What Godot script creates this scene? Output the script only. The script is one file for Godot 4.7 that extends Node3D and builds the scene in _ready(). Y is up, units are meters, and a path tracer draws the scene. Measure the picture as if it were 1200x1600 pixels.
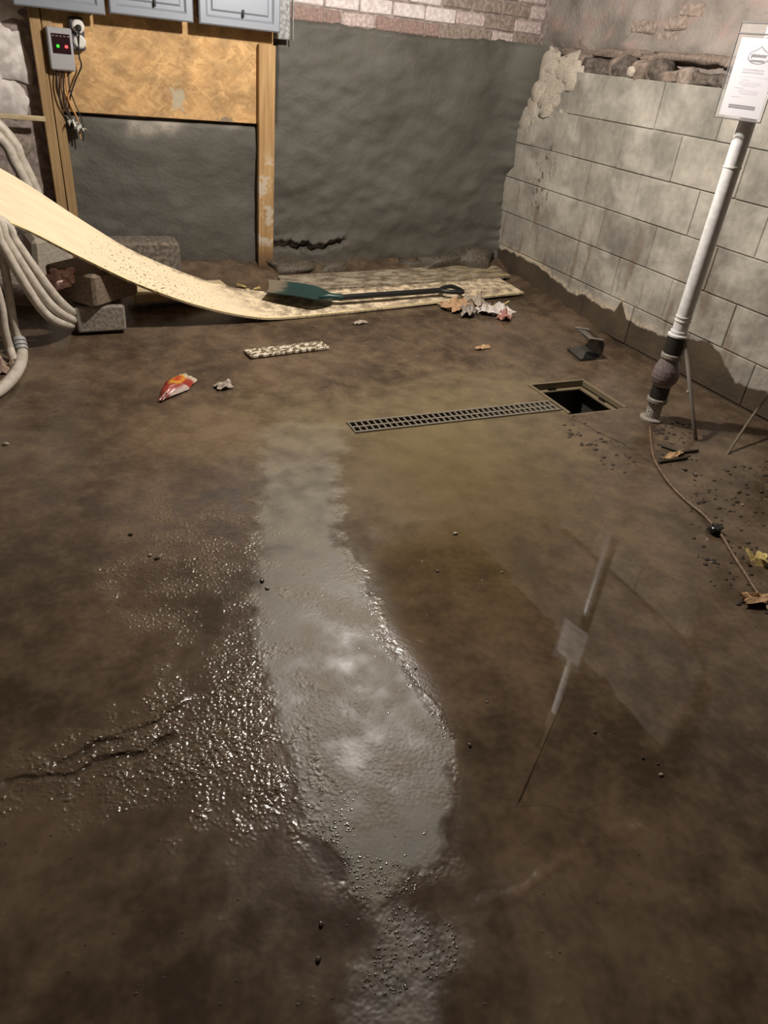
extends Node3D
# A wet basement corner: parged and block walls, mud-stained concrete floor with a drain, a sump pit and a discharge pipe.
# Axes: x = 0 is the block wall on the right, z = -0.6 the back wall, y up, metres.

var rng := RandomNumberGenerator.new()
var n1 := FastNoiseLite.new()
var n2 := FastNoiseLite.new()
var n3 := FastNoiseLite.new()
var taken := {}
var uvf = null      # planar uv of the shape being built, or null
var colf = null     # vertex colour of the shape being built, or null
var M := {}
var floor_color: ImageTexture

# ---------------------------------------------------------------- shape helpers
func sto() -> SurfaceTool:
	var st := SurfaceTool.new()
	st.begin(Mesh.PRIMITIVE_TRIANGLES)
	return st

func vert(st: SurfaceTool, p: Vector3, n: Vector3, uv = null, c = null) -> void:
	st.set_normal(n)
	if uv != null: st.set_uv(uv)
	elif uvf != null: st.set_uv(uvf.call(p))
	else: st.set_uv(Vector2(p.x + p.z, p.y))
	if c != null: st.set_color(c)
	elif colf != null: st.set_color(colf.call(p))
	st.add_vertex(p)

func tri(st: SurfaceTool, a: Vector3, b: Vector3, c: Vector3, out: Vector3) -> void:
	var n := (b - a).cross(c - a)
	if n.length_squared() < 1e-16: return
	n = n.normalized()
	if n.dot(out) > 0.0:
		vert(st, a, n); vert(st, c, n); vert(st, b, n)
	else:
		n = -n
		vert(st, a, n); vert(st, b, n); vert(st, c, n)

func quad(st: SurfaceTool, a: Vector3, b: Vector3, c: Vector3, d: Vector3, out: Vector3) -> void:
	tri(st, a, b, c, out); tri(st, a, c, d, out)

# a box with chamfered edges
func bx(st: SurfaceTool, c: Vector3, size: Vector3, bev := 0.003, basis := Basis(), jit := 0.0) -> void:
	var h := size / 2.0
	bev = minf(bev, minf(h.x, minf(h.y, h.z)) * 0.9)
	var v := {}
	for sx in [-1, 1]:
		for sy in [-1, 1]:
			for sz in [-1, 1]:
				var s := Vector3(sx, sy, sz)
				var j := Vector3(rng.randf_range(-jit, jit), rng.randf_range(-jit, jit), rng.randf_range(-jit, jit)) if jit > 0.0 else Vector3.ZERO
				for ax in 3:
					var q := Vector3(sx * (h.x - bev), sy * (h.y - bev), sz * (h.z - bev))
					q[ax] = s[ax] * h[ax]
					v[[sx, sy, sz, ax]] = c + basis * (q + j)
				tri(st, v[[sx, sy, sz, 0]], v[[sx, sy, sz, 1]], v[[sx, sy, sz, 2]], basis * s)
	for ax in 3:
		var a1 := (ax + 1) % 3
		var a2 := (ax + 2) % 3
		for s in [-1, 1]:
			var ks := []
			for uvs in [[-1, -1], [1, -1], [1, 1], [-1, 1]]:
				var k := [0, 0, 0, ax]
				k[ax] = s; k[a1] = uvs[0]; k[a2] = uvs[1]
				ks.append(k)
			var o := Vector3.ZERO
			o[ax] = s
			quad(st, v[ks[0]], v[ks[1]], v[ks[2]], v[ks[3]], basis * o)
			for t in [-1, 1]:   # edges where a1 = t meets ax = s, running along a2
				var e0 := [0, 0, 0, ax]; e0[ax] = s; e0[a1] = t; e0[a2] = -1
				var e1 := e0.duplicate(); e1[a2] = 1
				var f0 := e0.duplicate(); f0[3] = a1
				var f1 := e1.duplicate(); f1[3] = a1
				o = Vector3.ZERO
				o[ax] = s; o[a1] = t
				quad(st, v[e0], v[e1], v[f1], v[f0], basis * o)

# a smooth sheet through rows of points; flip turns its front over
func surf(st: SurfaceTool, P: Array, wrap := false, flip := false, cols = null, uvs = null) -> void:
	var R := P.size()
	var C: int = P[0].size()
	var N := []
	for i in R:
		var row := PackedVector3Array()
		for j in C:
			var du: Vector3 = P[mini(i + 1, R - 1)][j] - P[maxi(i - 1, 0)][j]
			var j0 := j - 1
			var j1 := j + 1
			if wrap:
				j0 = (j - 1 + C - 1) % (C - 1)
				j1 = (j + 1) % (C - 1)
			else:
				j0 = maxi(j0, 0); j1 = mini(j1, C - 1)
			var dv: Vector3 = P[i][j1] - P[i][j0]
			var n := du.cross(dv)
			n = n.normalized() if n.length_squared() > 1e-18 else Vector3.ZERO
			row.append(-n if flip else n)
		N.append(row)
	for i in [0, R - 1]:       # a row drawn together to one point takes the mean of its neighbour's normals
		if N[i][0] == Vector3.ZERO and R > 1:
			var sum := Vector3.ZERO
			for q in N[1 if i == 0 else R - 2]: sum += q
			for j in C: N[i][j] = sum.normalized()
	for i in R - 1:
		for j in C - 1:
			var q := [[i, j], [i + 1, j], [i + 1, j + 1], [i, j + 1]]
			for t in [[0, 1, 2], [0, 2, 3]]:
				var k := [q[t[0]], q[t[1]], q[t[2]]]
				var a: Vector3 = P[k[0][0]][k[0][1]]
				var b: Vector3 = P[k[1][0]][k[1][1]]
				var c: Vector3 = P[k[2][0]][k[2][1]]
				var fn := (b - a).cross(c - a)
				if fn.length_squared() < 1e-18: continue
				if fn.dot(N[k[0][0]][k[0][1]] + N[k[1][0]][k[1][1]] + N[k[2][0]][k[2][1]]) > 0.0:
					k = [k[0], k[2], k[1]]
				for g in k:
					vert(st, P[g[0]][g[1]], N[g[0]][g[1]], uvs[g[0]][g[1]] if uvs != null else null, cols[g[0]][g[1]] if cols != null else null)

func smooth_path(pts: Array, per := 6) -> Array:
	var out := []
	for i in pts.size() - 1:
		var p0: Vector3 = pts[maxi(i - 1, 0)]
		var p3: Vector3 = pts[mini(i + 2, pts.size() - 1)]
		for k in per:
			out.append((pts[i] as Vector3).cubic_interpolate(pts[i + 1], p0, p3, float(k) / per))
	out.append(pts[-1])
	return out

func tube(st: SurfaceTool, pts: Array, r, sides := 10, caps := true) -> void:
	var rows := []
	var up := Vector3(0.31, 0.9, 0.29).normalized()
	for i in pts.size():
		var d: Vector3 = (pts[mini(i + 1, pts.size() - 1)] - pts[maxi(i - 1, 0)]).normalized()
		var a := up.cross(d)
		if a.length() < 0.05: a = Vector3(1, 0, 0.2).cross(d)
		a = a.normalized()
		var b := d.cross(a)
		up = b
		up = a.cross(d) * -1.0 if a.cross(d).dot(b) < 0.0 else a.cross(d)
		var row := PackedVector3Array()
		var rad: float = r[i] if r is Array else r
		for k in sides + 1:
			var t := TAU * k / sides
			row.append(pts[i] + (a * cos(t) + b * sin(t)) * rad)
		rows.append(row)
		up = d.cross(a)
	surf(st, rows, true, true)
	if caps:
		for e in [0, pts.size() - 1]:
			var c: Vector3 = pts[e]
			var o: Vector3 = pts[0] - pts[1] if e == 0 else pts[-1] - pts[-2]
			for k in sides:
				tri(st, c, rows[e][k], rows[e][k + 1], o)

# a turned shape: profile of (radius, height) about a vertical axis at c
func lathe(st: SurfaceTool, c: Vector3, prof: Array, sides := 28) -> void:
	for i in prof.size() - 1:
		var rows := []
		for q in [prof[i], prof[i + 1]]:
			var row := PackedVector3Array()
			for k in sides + 1:
				row.append(c + Vector3(cos(TAU * k / sides) * q[0], q[1], sin(TAU * k / sides) * q[0]))
			rows.append(row)
		surf(st, rows, true, true)

# a rough stone: a ball pushed about by noise
func stone(st: SurfaceTool, c: Vector3, s: Vector3, rough := 0.35, u := 8, w := 6, turn := Basis()) -> void:
	var rows := []
	for i in w + 1:
		var row := PackedVector3Array()
		var th := PI * i / w
		for k in u + 1:
			var ph := TAU * (k % u) / u
			var d := Vector3(sin(th) * cos(ph), cos(th), sin(th) * sin(ph))
			var e := Vector3(signf(d.x) * pow(absf(d.x), 0.7), signf(d.y) * pow(absf(d.y), 0.7), signf(d.z) * pow(absf(d.z), 0.7))
			var g := 1.0 + rough * n2.get_noise_3dv((d * 0.9 + c * 7.0) * 1.0)
			row.append(c + turn * (e * s * 0.5 * g))
		rows.append(row)
	surf(st, rows, true, true)

# a folded, crumpled scrap of sheet
func crumple(st: SurfaceTool, c: Vector3, sx: float, sz: float, hgt: float, ang: float, sd: float, lift := 0.004, n := 9) -> void:
	var rows := []
	var b := Basis(Vector3.UP, ang)
	for i in n:
		var row := PackedVector3Array()
		for j in n:
			var u := float(i) / (n - 1) - 0.5
			var v := float(j) / (n - 1) - 0.5
			var f := n1.get_noise_3d(u * 1.5 + sd, v * 1.5, sd * 3.1)
			var g := n1.get_noise_3d(u * 3.5 - sd, v * 3.5 + 9.0, sd)
			var e := absf(f) * 2.2 + absf(g) * 1.0
			var q := Vector3(u * sx * (1.0 + 0.5 * g), lift + hgt * e * (1.2 - 1.3 * (u * u + v * v)), v * sz * (1.0 + 0.6 * f))
			row.append(c + b * q)
		rows.append(row)
	surf(st, rows, false, false)
	var low := []
	for r in rows:
		var l := PackedVector3Array()
		for q in r: l.append(q - Vector3(0, 0.0012, 0))
		low.append(l)
	surf(st, low, false, true)

# ---------------------------------------------------------------- object helpers
func numbered(called: String) -> String:
	var n: int = taken.get(called, 0)
	taken[called] = n + 1
	return called if n == 0 else "%s_%03d" % [called, n]

func tag(o: Node, label: String, category: String, group := "") -> void:
	o.set_meta("label", label)
	o.set_meta("category", category)
	if group: o.set_meta("group", group)

func thing(called: String, label: String, category: String, at := Vector3.ZERO, turn := 0.0, group := "") -> Node3D:
	var o := Node3D.new()
	o.name = numbered(called)
	add_child(o)
	o.position = at
	o.rotation.y = turn
	tag(o, label, category, group)
	return o

func obj(called: String, st: SurfaceTool, m: Material, parent: Node = self) -> MeshInstance3D:
	var o := MeshInstance3D.new()
	o.mesh = st.commit()
	o.material_override = m
	if parent == self:
		o.name = numbered(called)
		add_child(o)
	else:
		o.name = called
		parent.add_child(o, true)
	return o

func struct(called: String, st: SurfaceTool, m: Material, label: String, category: String) -> MeshInstance3D:
	var o := obj(called, st, m)
	o.set_meta("kind", "structure")
	tag(o, label, category)
	return o

# ---------------------------------------------------------------- materials
func mat(c: Color, rough := 0.6, metal := 0.0) -> StandardMaterial3D:
	var m := StandardMaterial3D.new()
	m.albedo_color = c
	m.roughness = rough
	m.metallic = metal
	return m

func rgb(r: float, g: float, b: float) -> Color:
	return Color(r / 255.0, g / 255.0, b / 255.0)

func noise(sd: int, freq: float, oct := 4, kind := FastNoiseLite.TYPE_SIMPLEX_SMOOTH) -> FastNoiseLite:
	var n := FastNoiseLite.new()
	n.seed = sd
	n.frequency = freq
	n.noise_type = kind
	n.fractal_octaves = oct
	return n

func ntex(sd: int, freq: float, oct := 4, size := 512, ramp: Gradient = null) -> NoiseTexture2D:
	var t := NoiseTexture2D.new()
	t.width = size
	t.height = size
	t.seamless = true
	t.noise = noise(sd, freq, oct)
	if ramp: t.color_ramp = ramp
	return t

func relief(m: StandardMaterial3D, tex: Texture2D, cm: float, scale := 1.0) -> StandardMaterial3D:
	m.heightmap_enabled = true
	m.heightmap_texture = tex
	m.heightmap_scale = cm
	m.uv1_triplanar = true
	m.uv1_scale = Vector3.ONE * scale
	return m

func mottled(a: Color, b: Color, sd: int, freq: float, scale: float, rough := 0.7, oct := 4) -> StandardMaterial3D:
	var g := Gradient.new()
	g.set_color(0, a)
	g.set_color(1, b)
	g.set_offset(0, 0.25)
	g.set_offset(1, 0.75)
	var m := mat(Color.WHITE, rough)
	m.albedo_texture = ntex(sd, freq, oct, 256, g)
	m.uv1_triplanar = true
	m.uv1_scale = Vector3.ONE * scale
	return m

func painted(w: int, h: int, f: Callable) -> ImageTexture:
	var im := Image.create(w, h, false, Image.FORMAT_RGB8)
	for y in h:
		for x in w:
			im.set_pixel(x, y, f.call((x + 0.5) / w, (y + 0.5) / h))
	return ImageTexture.create_from_image(im)

func grain(a: Color, b: Color, sd: int, along_v := false) -> StandardMaterial3D:
	var n := noise(sd, 1.0, 4)
	var t := painted(192, 192, func(u, v):
		var s: float = u if along_v else v
		var l: float = v if along_v else u
		var k := n.get_noise_2d(l * 3.0, s * 26.0) * 0.7 + 0.5 + 0.25 * n.get_noise_2d(l * 14.0 + 50.0, s * 120.0)
		var d := n.get_noise_2d(u * 5.0 + 90.0, v * 5.0)
		return a.lerp(b, clampf(k + 0.35 * d, 0.0, 1.0)))
	var m := mat(Color.WHITE, 0.75)
	m.albedo_texture = t
	return m

func sstep(a: float, b: float, x: float) -> float:
	var t := clampf((x - a) / (b - a), 0.0, 1.0)
	return t * t * (3.0 - 2.0 * t)

# ---------------------------------------------------------------- the floor's shape
func floor_h(x: float, z: float) -> float:
	var h := 0.05 * sstep(1.0, -0.4, z)
	h += 0.065 * sstep(-0.36, -0.6, z) * (1.0 + 0.5 * n1.get_noise_2d(x * 6.0, z * 6.0))
	h += 0.03 * sstep(-0.16, 0.02, x) * sstep(0.9, 0.2, z) * (1.0 + 0.6 * n1.get_noise_2d(z * 7.0, 3.0))
	return h

func seg_dist(p: Vector2, poly: PackedVector2Array) -> float:
	var best := 1e9
	for i in poly.size():
		var q := Geometry2D.get_closest_point_to_segment(p, poly[i], poly[(i + 1) % poly.size()])
		best = minf(best, q.distance_squared_to(p))
	var d := sqrt(best)
	return d if Geometry2D.is_point_in_polygon(p, poly) else -d

const FX := -3.7
const FZ := -0.9
const FW := 3.96
const FD := 5.62

func mask_image(polys: Array, reach: float, w: int, h: int) -> PackedFloat32Array:
	var lw := 160
	var lh := 227
	var im := Image.create(lw, lh, false, Image.FORMAT_RF)
	for j in lh:
		for i in lw:
			var p := Vector2(FX + FW * (i + 0.5) / lw, FZ + FD * (j + 0.5) / lh)
			var d := -9.0
			for poly in polys:
				d = maxf(d, seg_dist(p, poly))
			im.set_pixel(i, j, Color(clampf(d / reach, -1.0, 1.0), 0, 0))
	im.resize(w, h, Image.INTERPOLATE_BILINEAR)
	return im.get_data().to_float32_array()

func floor_material() -> StandardMaterial3D:
	var w := 1188
	var h := 1686
	var slurry := PackedVector2Array([Vector2(-2.17, 1.339), Vector2(-2.005, 1.281), Vector2(-1.848, 1.392), Vector2(-1.98, 1.631), Vector2(-2.094, 1.906), Vector2(-2.162, 2.105), Vector2(-2.149, 2.223), Vector2(-2.162, 2.353), Vector2(-2.201, 2.487), Vector2(-2.201, 2.595), Vector2(-2.189, 2.676), Vector2(-2.187, 2.77), Vector2(-2.19, 2.854), Vector2(-2.236, 2.933), Vector2(-2.274, 3.013), Vector2(-2.319, 3.075), Vector2(-2.359, 3.1), Vector2(-2.419, 3.09), Vector2(-2.462, 3.117), Vector2(-2.506, 3.115), Vector2(-2.514, 3.067), Vector2(-2.516, 3.008), Vector2(-2.555, 2.969), Vector2(-2.55, 2.9), Vector2(-2.54, 2.807), Vector2(-2.536, 2.705), Vector2(-2.521, 2.595), Vector2(-2.512, 2.446), Vector2(-2.465, 2.258), Vector2(-2.399, 2.069), Vector2(-2.321, 1.804)])
	var second := PackedVector2Array([Vector2(-2.466, 3.145), Vector2(-2.414, 3.159), Vector2(-2.38, 3.213), Vector2(-2.395, 3.256), Vector2(-2.44, 3.3), Vector2(-2.481, 3.357), Vector2(-2.622, 3.3), Vector2(-2.584, 3.242), Vector2(-2.518, 3.203)])
	var bump_a := PackedVector2Array([Vector2(-2.472, 2.048), Vector2(-2.377, 2.043), Vector2(-2.5, 2.426), Vector2(-2.518, 2.635), Vector2(-2.547, 2.898), Vector2(-2.593, 2.924), Vector2(-2.691, 2.83), Vector2(-2.816, 2.799), Vector2(-2.945, 2.73), Vector2(-3.047, 2.685), Vector2(-2.996, 2.635), Vector2(-2.778, 2.555), Vector2(-2.612, 2.458), Vector2(-2.514, 2.297)])
	var bump_b := PackedVector2Array([Vector2(-2.624, 1.797), Vector2(-2.339, 1.838), Vector2(-2.435, 2.182), Vector2(-2.57, 2.379), Vector2(-2.785, 2.309), Vector2(-2.847, 2.056)])
	var silt := PackedVector2Array([Vector2(-2.12, 1.167), Vector2(-1.749, 1.248), Vector2(-1.243, 1.082), Vector2(-0.844, 1.16), Vector2(-1.187, 1.67), Vector2(-1.759, 2.038), Vector2(-1.981, 1.813), Vector2(-1.933, 1.543), Vector2(-2.2, 1.428)])
	var pool := PackedVector2Array([Vector2(-2.047, 2.173), Vector2(-1.812, 2.137), Vector2(-1.352, 2.11), Vector2(-1.27, 2.403), Vector2(-1.341, 2.697), Vector2(-1.53, 2.976), Vector2(-1.778, 3.164), Vector2(-2.021, 3.194), Vector2(-2.253, 3.106), Vector2(-2.189, 2.933), Vector2(-2.145, 2.723), Vector2(-2.153, 2.49)])
	var olive := PackedVector2Array([Vector2(-1.876, 1.557), Vector2(-1.518, 1.591), Vector2(-1.141, 1.736), Vector2(-1.267, 2.175), Vector2(-1.715, 2.55), Vector2(-1.901, 2.518), Vector2(-2.06, 2.413), Vector2(-2.063, 2.065)])
	var ms := mask_image([slurry], 0.085, w, h)
	var m2 := mask_image([second], 0.10, w, h)
	var mb := mask_image([bump_a], 0.12, w, h)
	var mc := mask_image([bump_b], 0.25, w, h)
	var mi := mask_image([silt], 0.30, w, h)
	var mp := mask_image([pool], 0.14, w, h)
	var mo := mask_image([olive], 0.3, w, h)
	var big := noise(11, 0.006, 4).get_image(w, h).get_data()
	var mid := noise(12, 0.028, 4).get_image(w, h).get_data()
	var fine := noise(13, 0.12, 3).get_image(w, h).get_data()
	var grit := noise(14, 0.36, 2).get_image(w, h).get_data()
	var al := PackedByteArray()
	al.resize(w * h * 3)
	var ro := PackedByteArray()
	ro.resize(w * h)
	var he := PackedFloat32Array()
	he.resize(w * h)
	var crisp := 1.5
	var strong := 1.0
	for k in w * h:
		var b := big[k] / 255.0
		var m := mid[k] / 255.0
		var f := fine[k] / 255.0
		var g := grit[k] / 255.0
		var wob := (m - 0.5) * 0.9 + (f - 0.5) * 0.2
		if k % w == 0:
			var zr := FZ + FD * (k / w) / h
			crisp = lerpf(1.5, 4.0, sstep(2.0, 2.5, zr))
			strong = lerpf(0.45, 1.0, sstep(1.3, 1.9, zr))
		var s := clampf(ms[k] * crisp + 0.5 + wob * (0.5 + 0.45 * crisp), 0.0, 1.0) * strong
		var s2 := clampf(m2[k] * 2.0 + 0.4 + wob, 0.0, 1.0)
		var bump := clampf(mb[k] * 0.9 + 0.35 + wob * 2.2, 0.0, 1.0) * clampf(b * 2.4 - 0.35, 0.25, 1.0)
		var bumpc := clampf(mc[k] * 0.9 + 0.25 + wob * 1.6, 0.0, 1.0)
		var lo := clampf(mi[k] * 0.5 + 0.5 + wob * 0.5, 0.0, 1.0)
		var pl := clampf(mp[k] * 1.2 + 0.5 + wob * 0.5, 0.0, 1.0)
		var ol := clampf(mo[k] * 0.5 + 0.5 + wob * 0.3, 0.0, 1.0)
		# mud, pale silt, grey slurry: what the floor itself is made of
		var t := clampf((b - 0.5) * 1.0 + (m - 0.5) * 0.8 + (f - 0.5) * 0.5 + 0.52, 0.0, 1.0)
		var r := 70.0 + 40.0 * t
		var gg := 58.0 + 35.0 * t
		var bl := 46.0 + 30.0 * t
		r += (126.0 - r) * lo * 0.8; gg += (114.0 - gg) * lo * 0.8; bl += (84.0 - bl) * lo * 0.8
		r += (96.0 - r) * ol * 0.5; gg += (80.0 - gg) * ol * 0.5; bl += (46.0 - bl) * ol * 0.5
		var gv := 0.82 + 0.36 * m
		r += (122.0 * gv - r) * s * 0.75; gg += (118.0 * gv - gg) * s * 0.75; bl += (104.0 * gv - bl) * s * 0.75
		r += (122.0 * gv - r) * s2 * 0.7; gg += (118.0 * gv - gg) * s2 * 0.7; bl += (110.0 * gv - bl) * s2 * 0.7
		r += (88.0 - r) * bump * 0.35; gg += (80.0 - gg) * bump * 0.35; bl += (69.0 - bl) * bump * 0.35
		al[k * 3] = int(clampf(r, 0, 255)); al[k * 3 + 1] = int(clampf(gg, 0, 255)); al[k * 3 + 2] = int(clampf(bl, 0, 255))
		var rg := 0.24 + 0.16 * (m - 0.5)
		rg = lerpf(rg, 0.028, pl)
		rg = lerpf(rg, 0.5 + 0.35 * (m - 0.5), maxf(s, s2))
		rg = lerpf(rg, 0.2, bump)
		ro[k] = int(clampf(rg, 0.03, 1.0) * 255.0)
		var drop := maxf(0.0, g - 0.66) * 3.0
		var edge := exp(-pow(ms[k] * 2.8, 2.0))
		var patchy := clampf((b + m - 0.9) * 3.0, 0.0, 1.0)
		var rough := maxf(maxf(bump, s2 * 0.7), edge * 0.55 * clampf((m - 0.35) * 3.0, 0.0, 1.0))
		he[k] = 0.5 + (1.0 - pl) * ((f - 0.5) * 0.15 * maxf(rough, s * 0.25 * patchy) + (g - 0.5) * 0.11 * rough + drop * 0.35 * maxf(bump, bumpc) + (g - 0.5) * (0.012 + 0.07 * s * patchy) + (m - 0.5) * 0.035 + s * 0.07) + (m - 0.5) * 0.2 * bump
	# slab joint, trowelled ridges with their shadows painted dark, and old silt lines: [points, half width in pixels, height step, tint]
	var wavy := noise(15, 0.02, 3)
	for q in [
		[[Vector2(-0.884, 1.526), Vector2(-0.843, 1.635), Vector2(-0.817, 1.787), Vector2(-0.806, 1.936)], 1.6, -0.16, 0.55],
		[[Vector2(-3.042, 2.669), Vector2(-2.98, 2.667), Vector2(-2.935, 2.677), Vector2(-2.87, 2.672), Vector2(-2.815, 2.672), Vector2(-2.757, 2.662)], 3.2, -0.30, 0.55],  # this and the next: ridge shadow darkened into the floor colour
		[[Vector2(-2.962, 2.642), Vector2(-2.889, 2.624), Vector2(-2.845, 2.614)], 2.5, -0.25, 0.6],
		[[Vector2(-2.886, 2.599), Vector2(-2.77, 2.586), Vector2(-2.682, 2.549)], 2.5, 0.22, 0.9],
		[[Vector2(-1.958, 1.636), Vector2(-2.043, 1.92), Vector2(-2.062, 2.135), Vector2(-2.082, 2.305), Vector2(-2.112, 2.451), Vector2(-2.111, 2.554)], 9.0, 0.0, 1.22],
		[[Vector2(-2.321, 3.186), Vector2(-2.205, 3.184), Vector2(-2.064, 3.171), Vector2(-1.918, 3.167)], 4.0, 0.03, 1.22],
		[[Vector2(-2.602, 3.325), Vector2(-2.43, 3.323), Vector2(-2.283, 3.3), Vector2(-2.321, 3.186)], 14.0, 0.0, 1.12]]:
		var pts: Array = q[0]
		for i in pts.size() - 1:
			var n := int(pts[i].distance_to(pts[i + 1]) / 0.003)
			for s in n:
				var p: Vector2 = pts[i].lerp(pts[i + 1], float(s) / n)
				var px := (p.x - FX) / FW * w + wavy.get_noise_2d(p.x * 300.0, p.y * 300.0) * 7.0
				var py := (p.y - FZ) / FD * h + wavy.get_noise_2d(p.x * 300.0 + 500.0, p.y * 300.0) * 7.0
				var rad: float = q[1] * (0.7 + 0.8 * absf(wavy.get_noise_2d(p.x * 500.0, p.y * 500.0 + 90.0)) * 2.0)
				for dy in range(-int(rad) - 1, int(rad) + 2):
					for dx in range(-int(rad) - 1, int(rad) + 2):
						var fall := 1.0 - (dx * dx + dy * dy) / (rad * rad)
						if fall <= 0.0: continue
						var k := (int(py) + dy) * w + int(px) + dx
						if k < 0 or k >= w * h: continue
						he[k] += q[2] * fall * 0.25
						var amount: float = pow(q[3], fall * 0.3 / rad)
						for c in 3:
							al[k * 3 + c] = int(clampf(al[k * 3 + c] * amount, 0, 255))
	floor_color = ImageTexture.create_from_image(Image.create_from_data(w, h, false, Image.FORMAT_RGB8, al))
	var mm := mat(Color.WHITE, 1.0)
	mm.metallic_specular = 0.47
	mm.albedo_texture = floor_color
	mm.roughness_texture = ImageTexture.create_from_image(Image.create_from_data(w, h, false, Image.FORMAT_L8, ro))
	mm.roughness_texture_channel = BaseMaterial3D.TEXTURE_CHANNEL_RED
	mm.heightmap_enabled = true
	mm.heightmap_texture = ImageTexture.create_from_image(Image.create_from_data(w, h, false, Image.FORMAT_RF, he.to_byte_array()))
	mm.heightmap_scale = 2.0
	return mm

const PX0 := -0.868
const PX1 := -0.546
const PZ0 := 1.168
const PZ1 := 1.498
const CX0 := -1.842
const CZ0 := 1.352
const CZ1 := 1.448

func axis(a: float, b: float, step: float, extra: Array) -> Array:
	var out := []
	for i in int((b - a) / step) + 1:
		var v := a + step * i
		var keep := true
		for e in extra:
			if absf(e - v) < step * 0.4: keep = false
		if keep: out.append(v)
	out.append_array(extra)
	out.append(b)
	out.sort()
	return out

func build_floor() -> void:
	var xs := axis(-3.65, 0.2, 0.04, [PX0, PX1, CX0])
	var zs := axis(-0.8, 4.62, 0.04, [PZ0, PZ1, CZ0, CZ1])
	var st := sto()
	var uv := func(p: Vector3): return Vector2((p.x - FX) / FW, (p.z - FZ) / FD)
	var up := func(x: float, z: float):
		var e := 0.01
		return Vector3(floor_h(x - e, z) - floor_h(x + e, z), 2.0 * e, floor_h(x, z - e) - floor_h(x, z + e)).normalized()
	for i in xs.size() - 1:
		for j in zs.size() - 1:
			var cx: float = (xs[i] + xs[i + 1]) / 2.0
			var cz: float = (zs[j] + zs[j + 1]) / 2.0
			if cx > PX0 and cx < PX1 and cz > PZ0 and cz < PZ1: continue
			if cx > CX0 and cx < PX0 and cz > CZ0 and cz < CZ1: continue
			var c := [Vector2(xs[i], zs[j]), Vector2(xs[i + 1], zs[j]), Vector2(xs[i + 1], zs[j + 1]), Vector2(xs[i], zs[j + 1])]
			for t in [0, 1, 2, 0, 2, 3]:
				var q: Vector2 = c[t]
				var p := Vector3(q.x, floor_h(q.x, q.y), q.y)
				vert(st, p, up.call(q.x, q.y), uv.call(p))
	# cut edges of the slab round the pit and the channel, and its underside and rim
	uvf = uv
	var d := -0.09
	quad(st, Vector3(CX0, 0, CZ0), Vector3(PX0, 0, CZ0), Vector3(PX0, d, CZ0), Vector3(CX0, d, CZ0), Vector3(0, 0, 1))
	quad(st, Vector3(CX0, 0, CZ1), Vector3(PX0, 0, CZ1), Vector3(PX0, d, CZ1), Vector3(CX0, d, CZ1), Vector3(0, 0, -1))
	quad(st, Vector3(CX0, 0, CZ0), Vector3(CX0, 0, CZ1), Vector3(CX0, d, CZ1), Vector3(CX0, d, CZ0), Vector3(1, 0, 0))
	quad(st, Vector3(PX0, 0, PZ0), Vector3(PX1, 0, PZ0), Vector3(PX1, d, PZ0), Vector3(PX0, d, PZ0), Vector3(0, 0, 1))
	quad(st, Vector3(PX0, 0, PZ1), Vector3(PX1, 0, PZ1), Vector3(PX1, d, PZ1), Vector3(PX0, d, PZ1), Vector3(0, 0, -1))
	quad(st, Vector3(PX1, 0, PZ0), Vector3(PX1, 0, PZ1), Vector3(PX1, d, PZ1), Vector3(PX1, d, PZ0), Vector3(-1, 0, 0))
	quad(st, Vector3(PX0, 0, PZ0), Vector3(PX0, 0, CZ0), Vector3(PX0, d, CZ0), Vector3(PX0, d, PZ0), Vector3(1, 0, 0))
	quad(st, Vector3(PX0, 0, CZ1), Vector3(PX0, 0, PZ1), Vector3(PX0, d, PZ1), Vector3(PX0, d, CZ1), Vector3(1, 0, 0))
	uvf = null
	var fl := struct("floor", st, floor_material(), "wet mud-stained concrete floor with a pale grey slurry streak", "floor")
	# the channel under the grate and the ground under everything
	var ch := sto()
	bx(ch, Vector3((CX0 + PX0) / 2, -0.1, (CZ0 + CZ1) / 2), Vector3(PX0 - CX0, 0.02, CZ1 - CZ0), 0.002)
	obj("channel_bed", ch, M.black_wet, fl)
	return

# ---------------------------------------------------------------- walls
func parge_edge(y: float) -> float:      # where the grey render stops on the block wall (z at height y)
	var pts := [[0.0, -0.52], [0.226, -0.537], [0.456, -0.593], [0.6, -0.615], [0.64, -0.6], [0.69, -0.5], [0.824, -0.525], [0.928, -0.541], [0.984, -0.511], [1.058, -0.448], [1.178, -0.379], [1.257, -0.377], [1.343, -0.403], [1.5, -0.45]]
	for i in pts.size() - 1:
		if y <= pts[i + 1][0]:
			return lerpf(pts[i][1], pts[i + 1][1], clampf((y - pts[i][0]) / (pts[i + 1][0] - pts[i][0]), 0.0, 1.0))
	return -0.45

func parge_top(x: float) -> float:
	var pts := [Vector2(-1.659, 1.33), Vector2(-1.508, 1.335), Vector2(-1.353, 1.334), Vector2(-1.1, 1.328), Vector2(-0.794, 1.322), Vector2(-0.47, 1.331), Vector2(-0.172, 1.349), Vector2(0.096, 1.361)]
	if x <= pts[0].x: return pts[0].y
	for i in pts.size() - 1:
		if x <= pts[i + 1].x:
			return lerpf(pts[i].y, pts[i + 1].y, (x - pts[i].x) / (pts[i + 1].x - pts[i].x))
	return pts[-1].y

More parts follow.
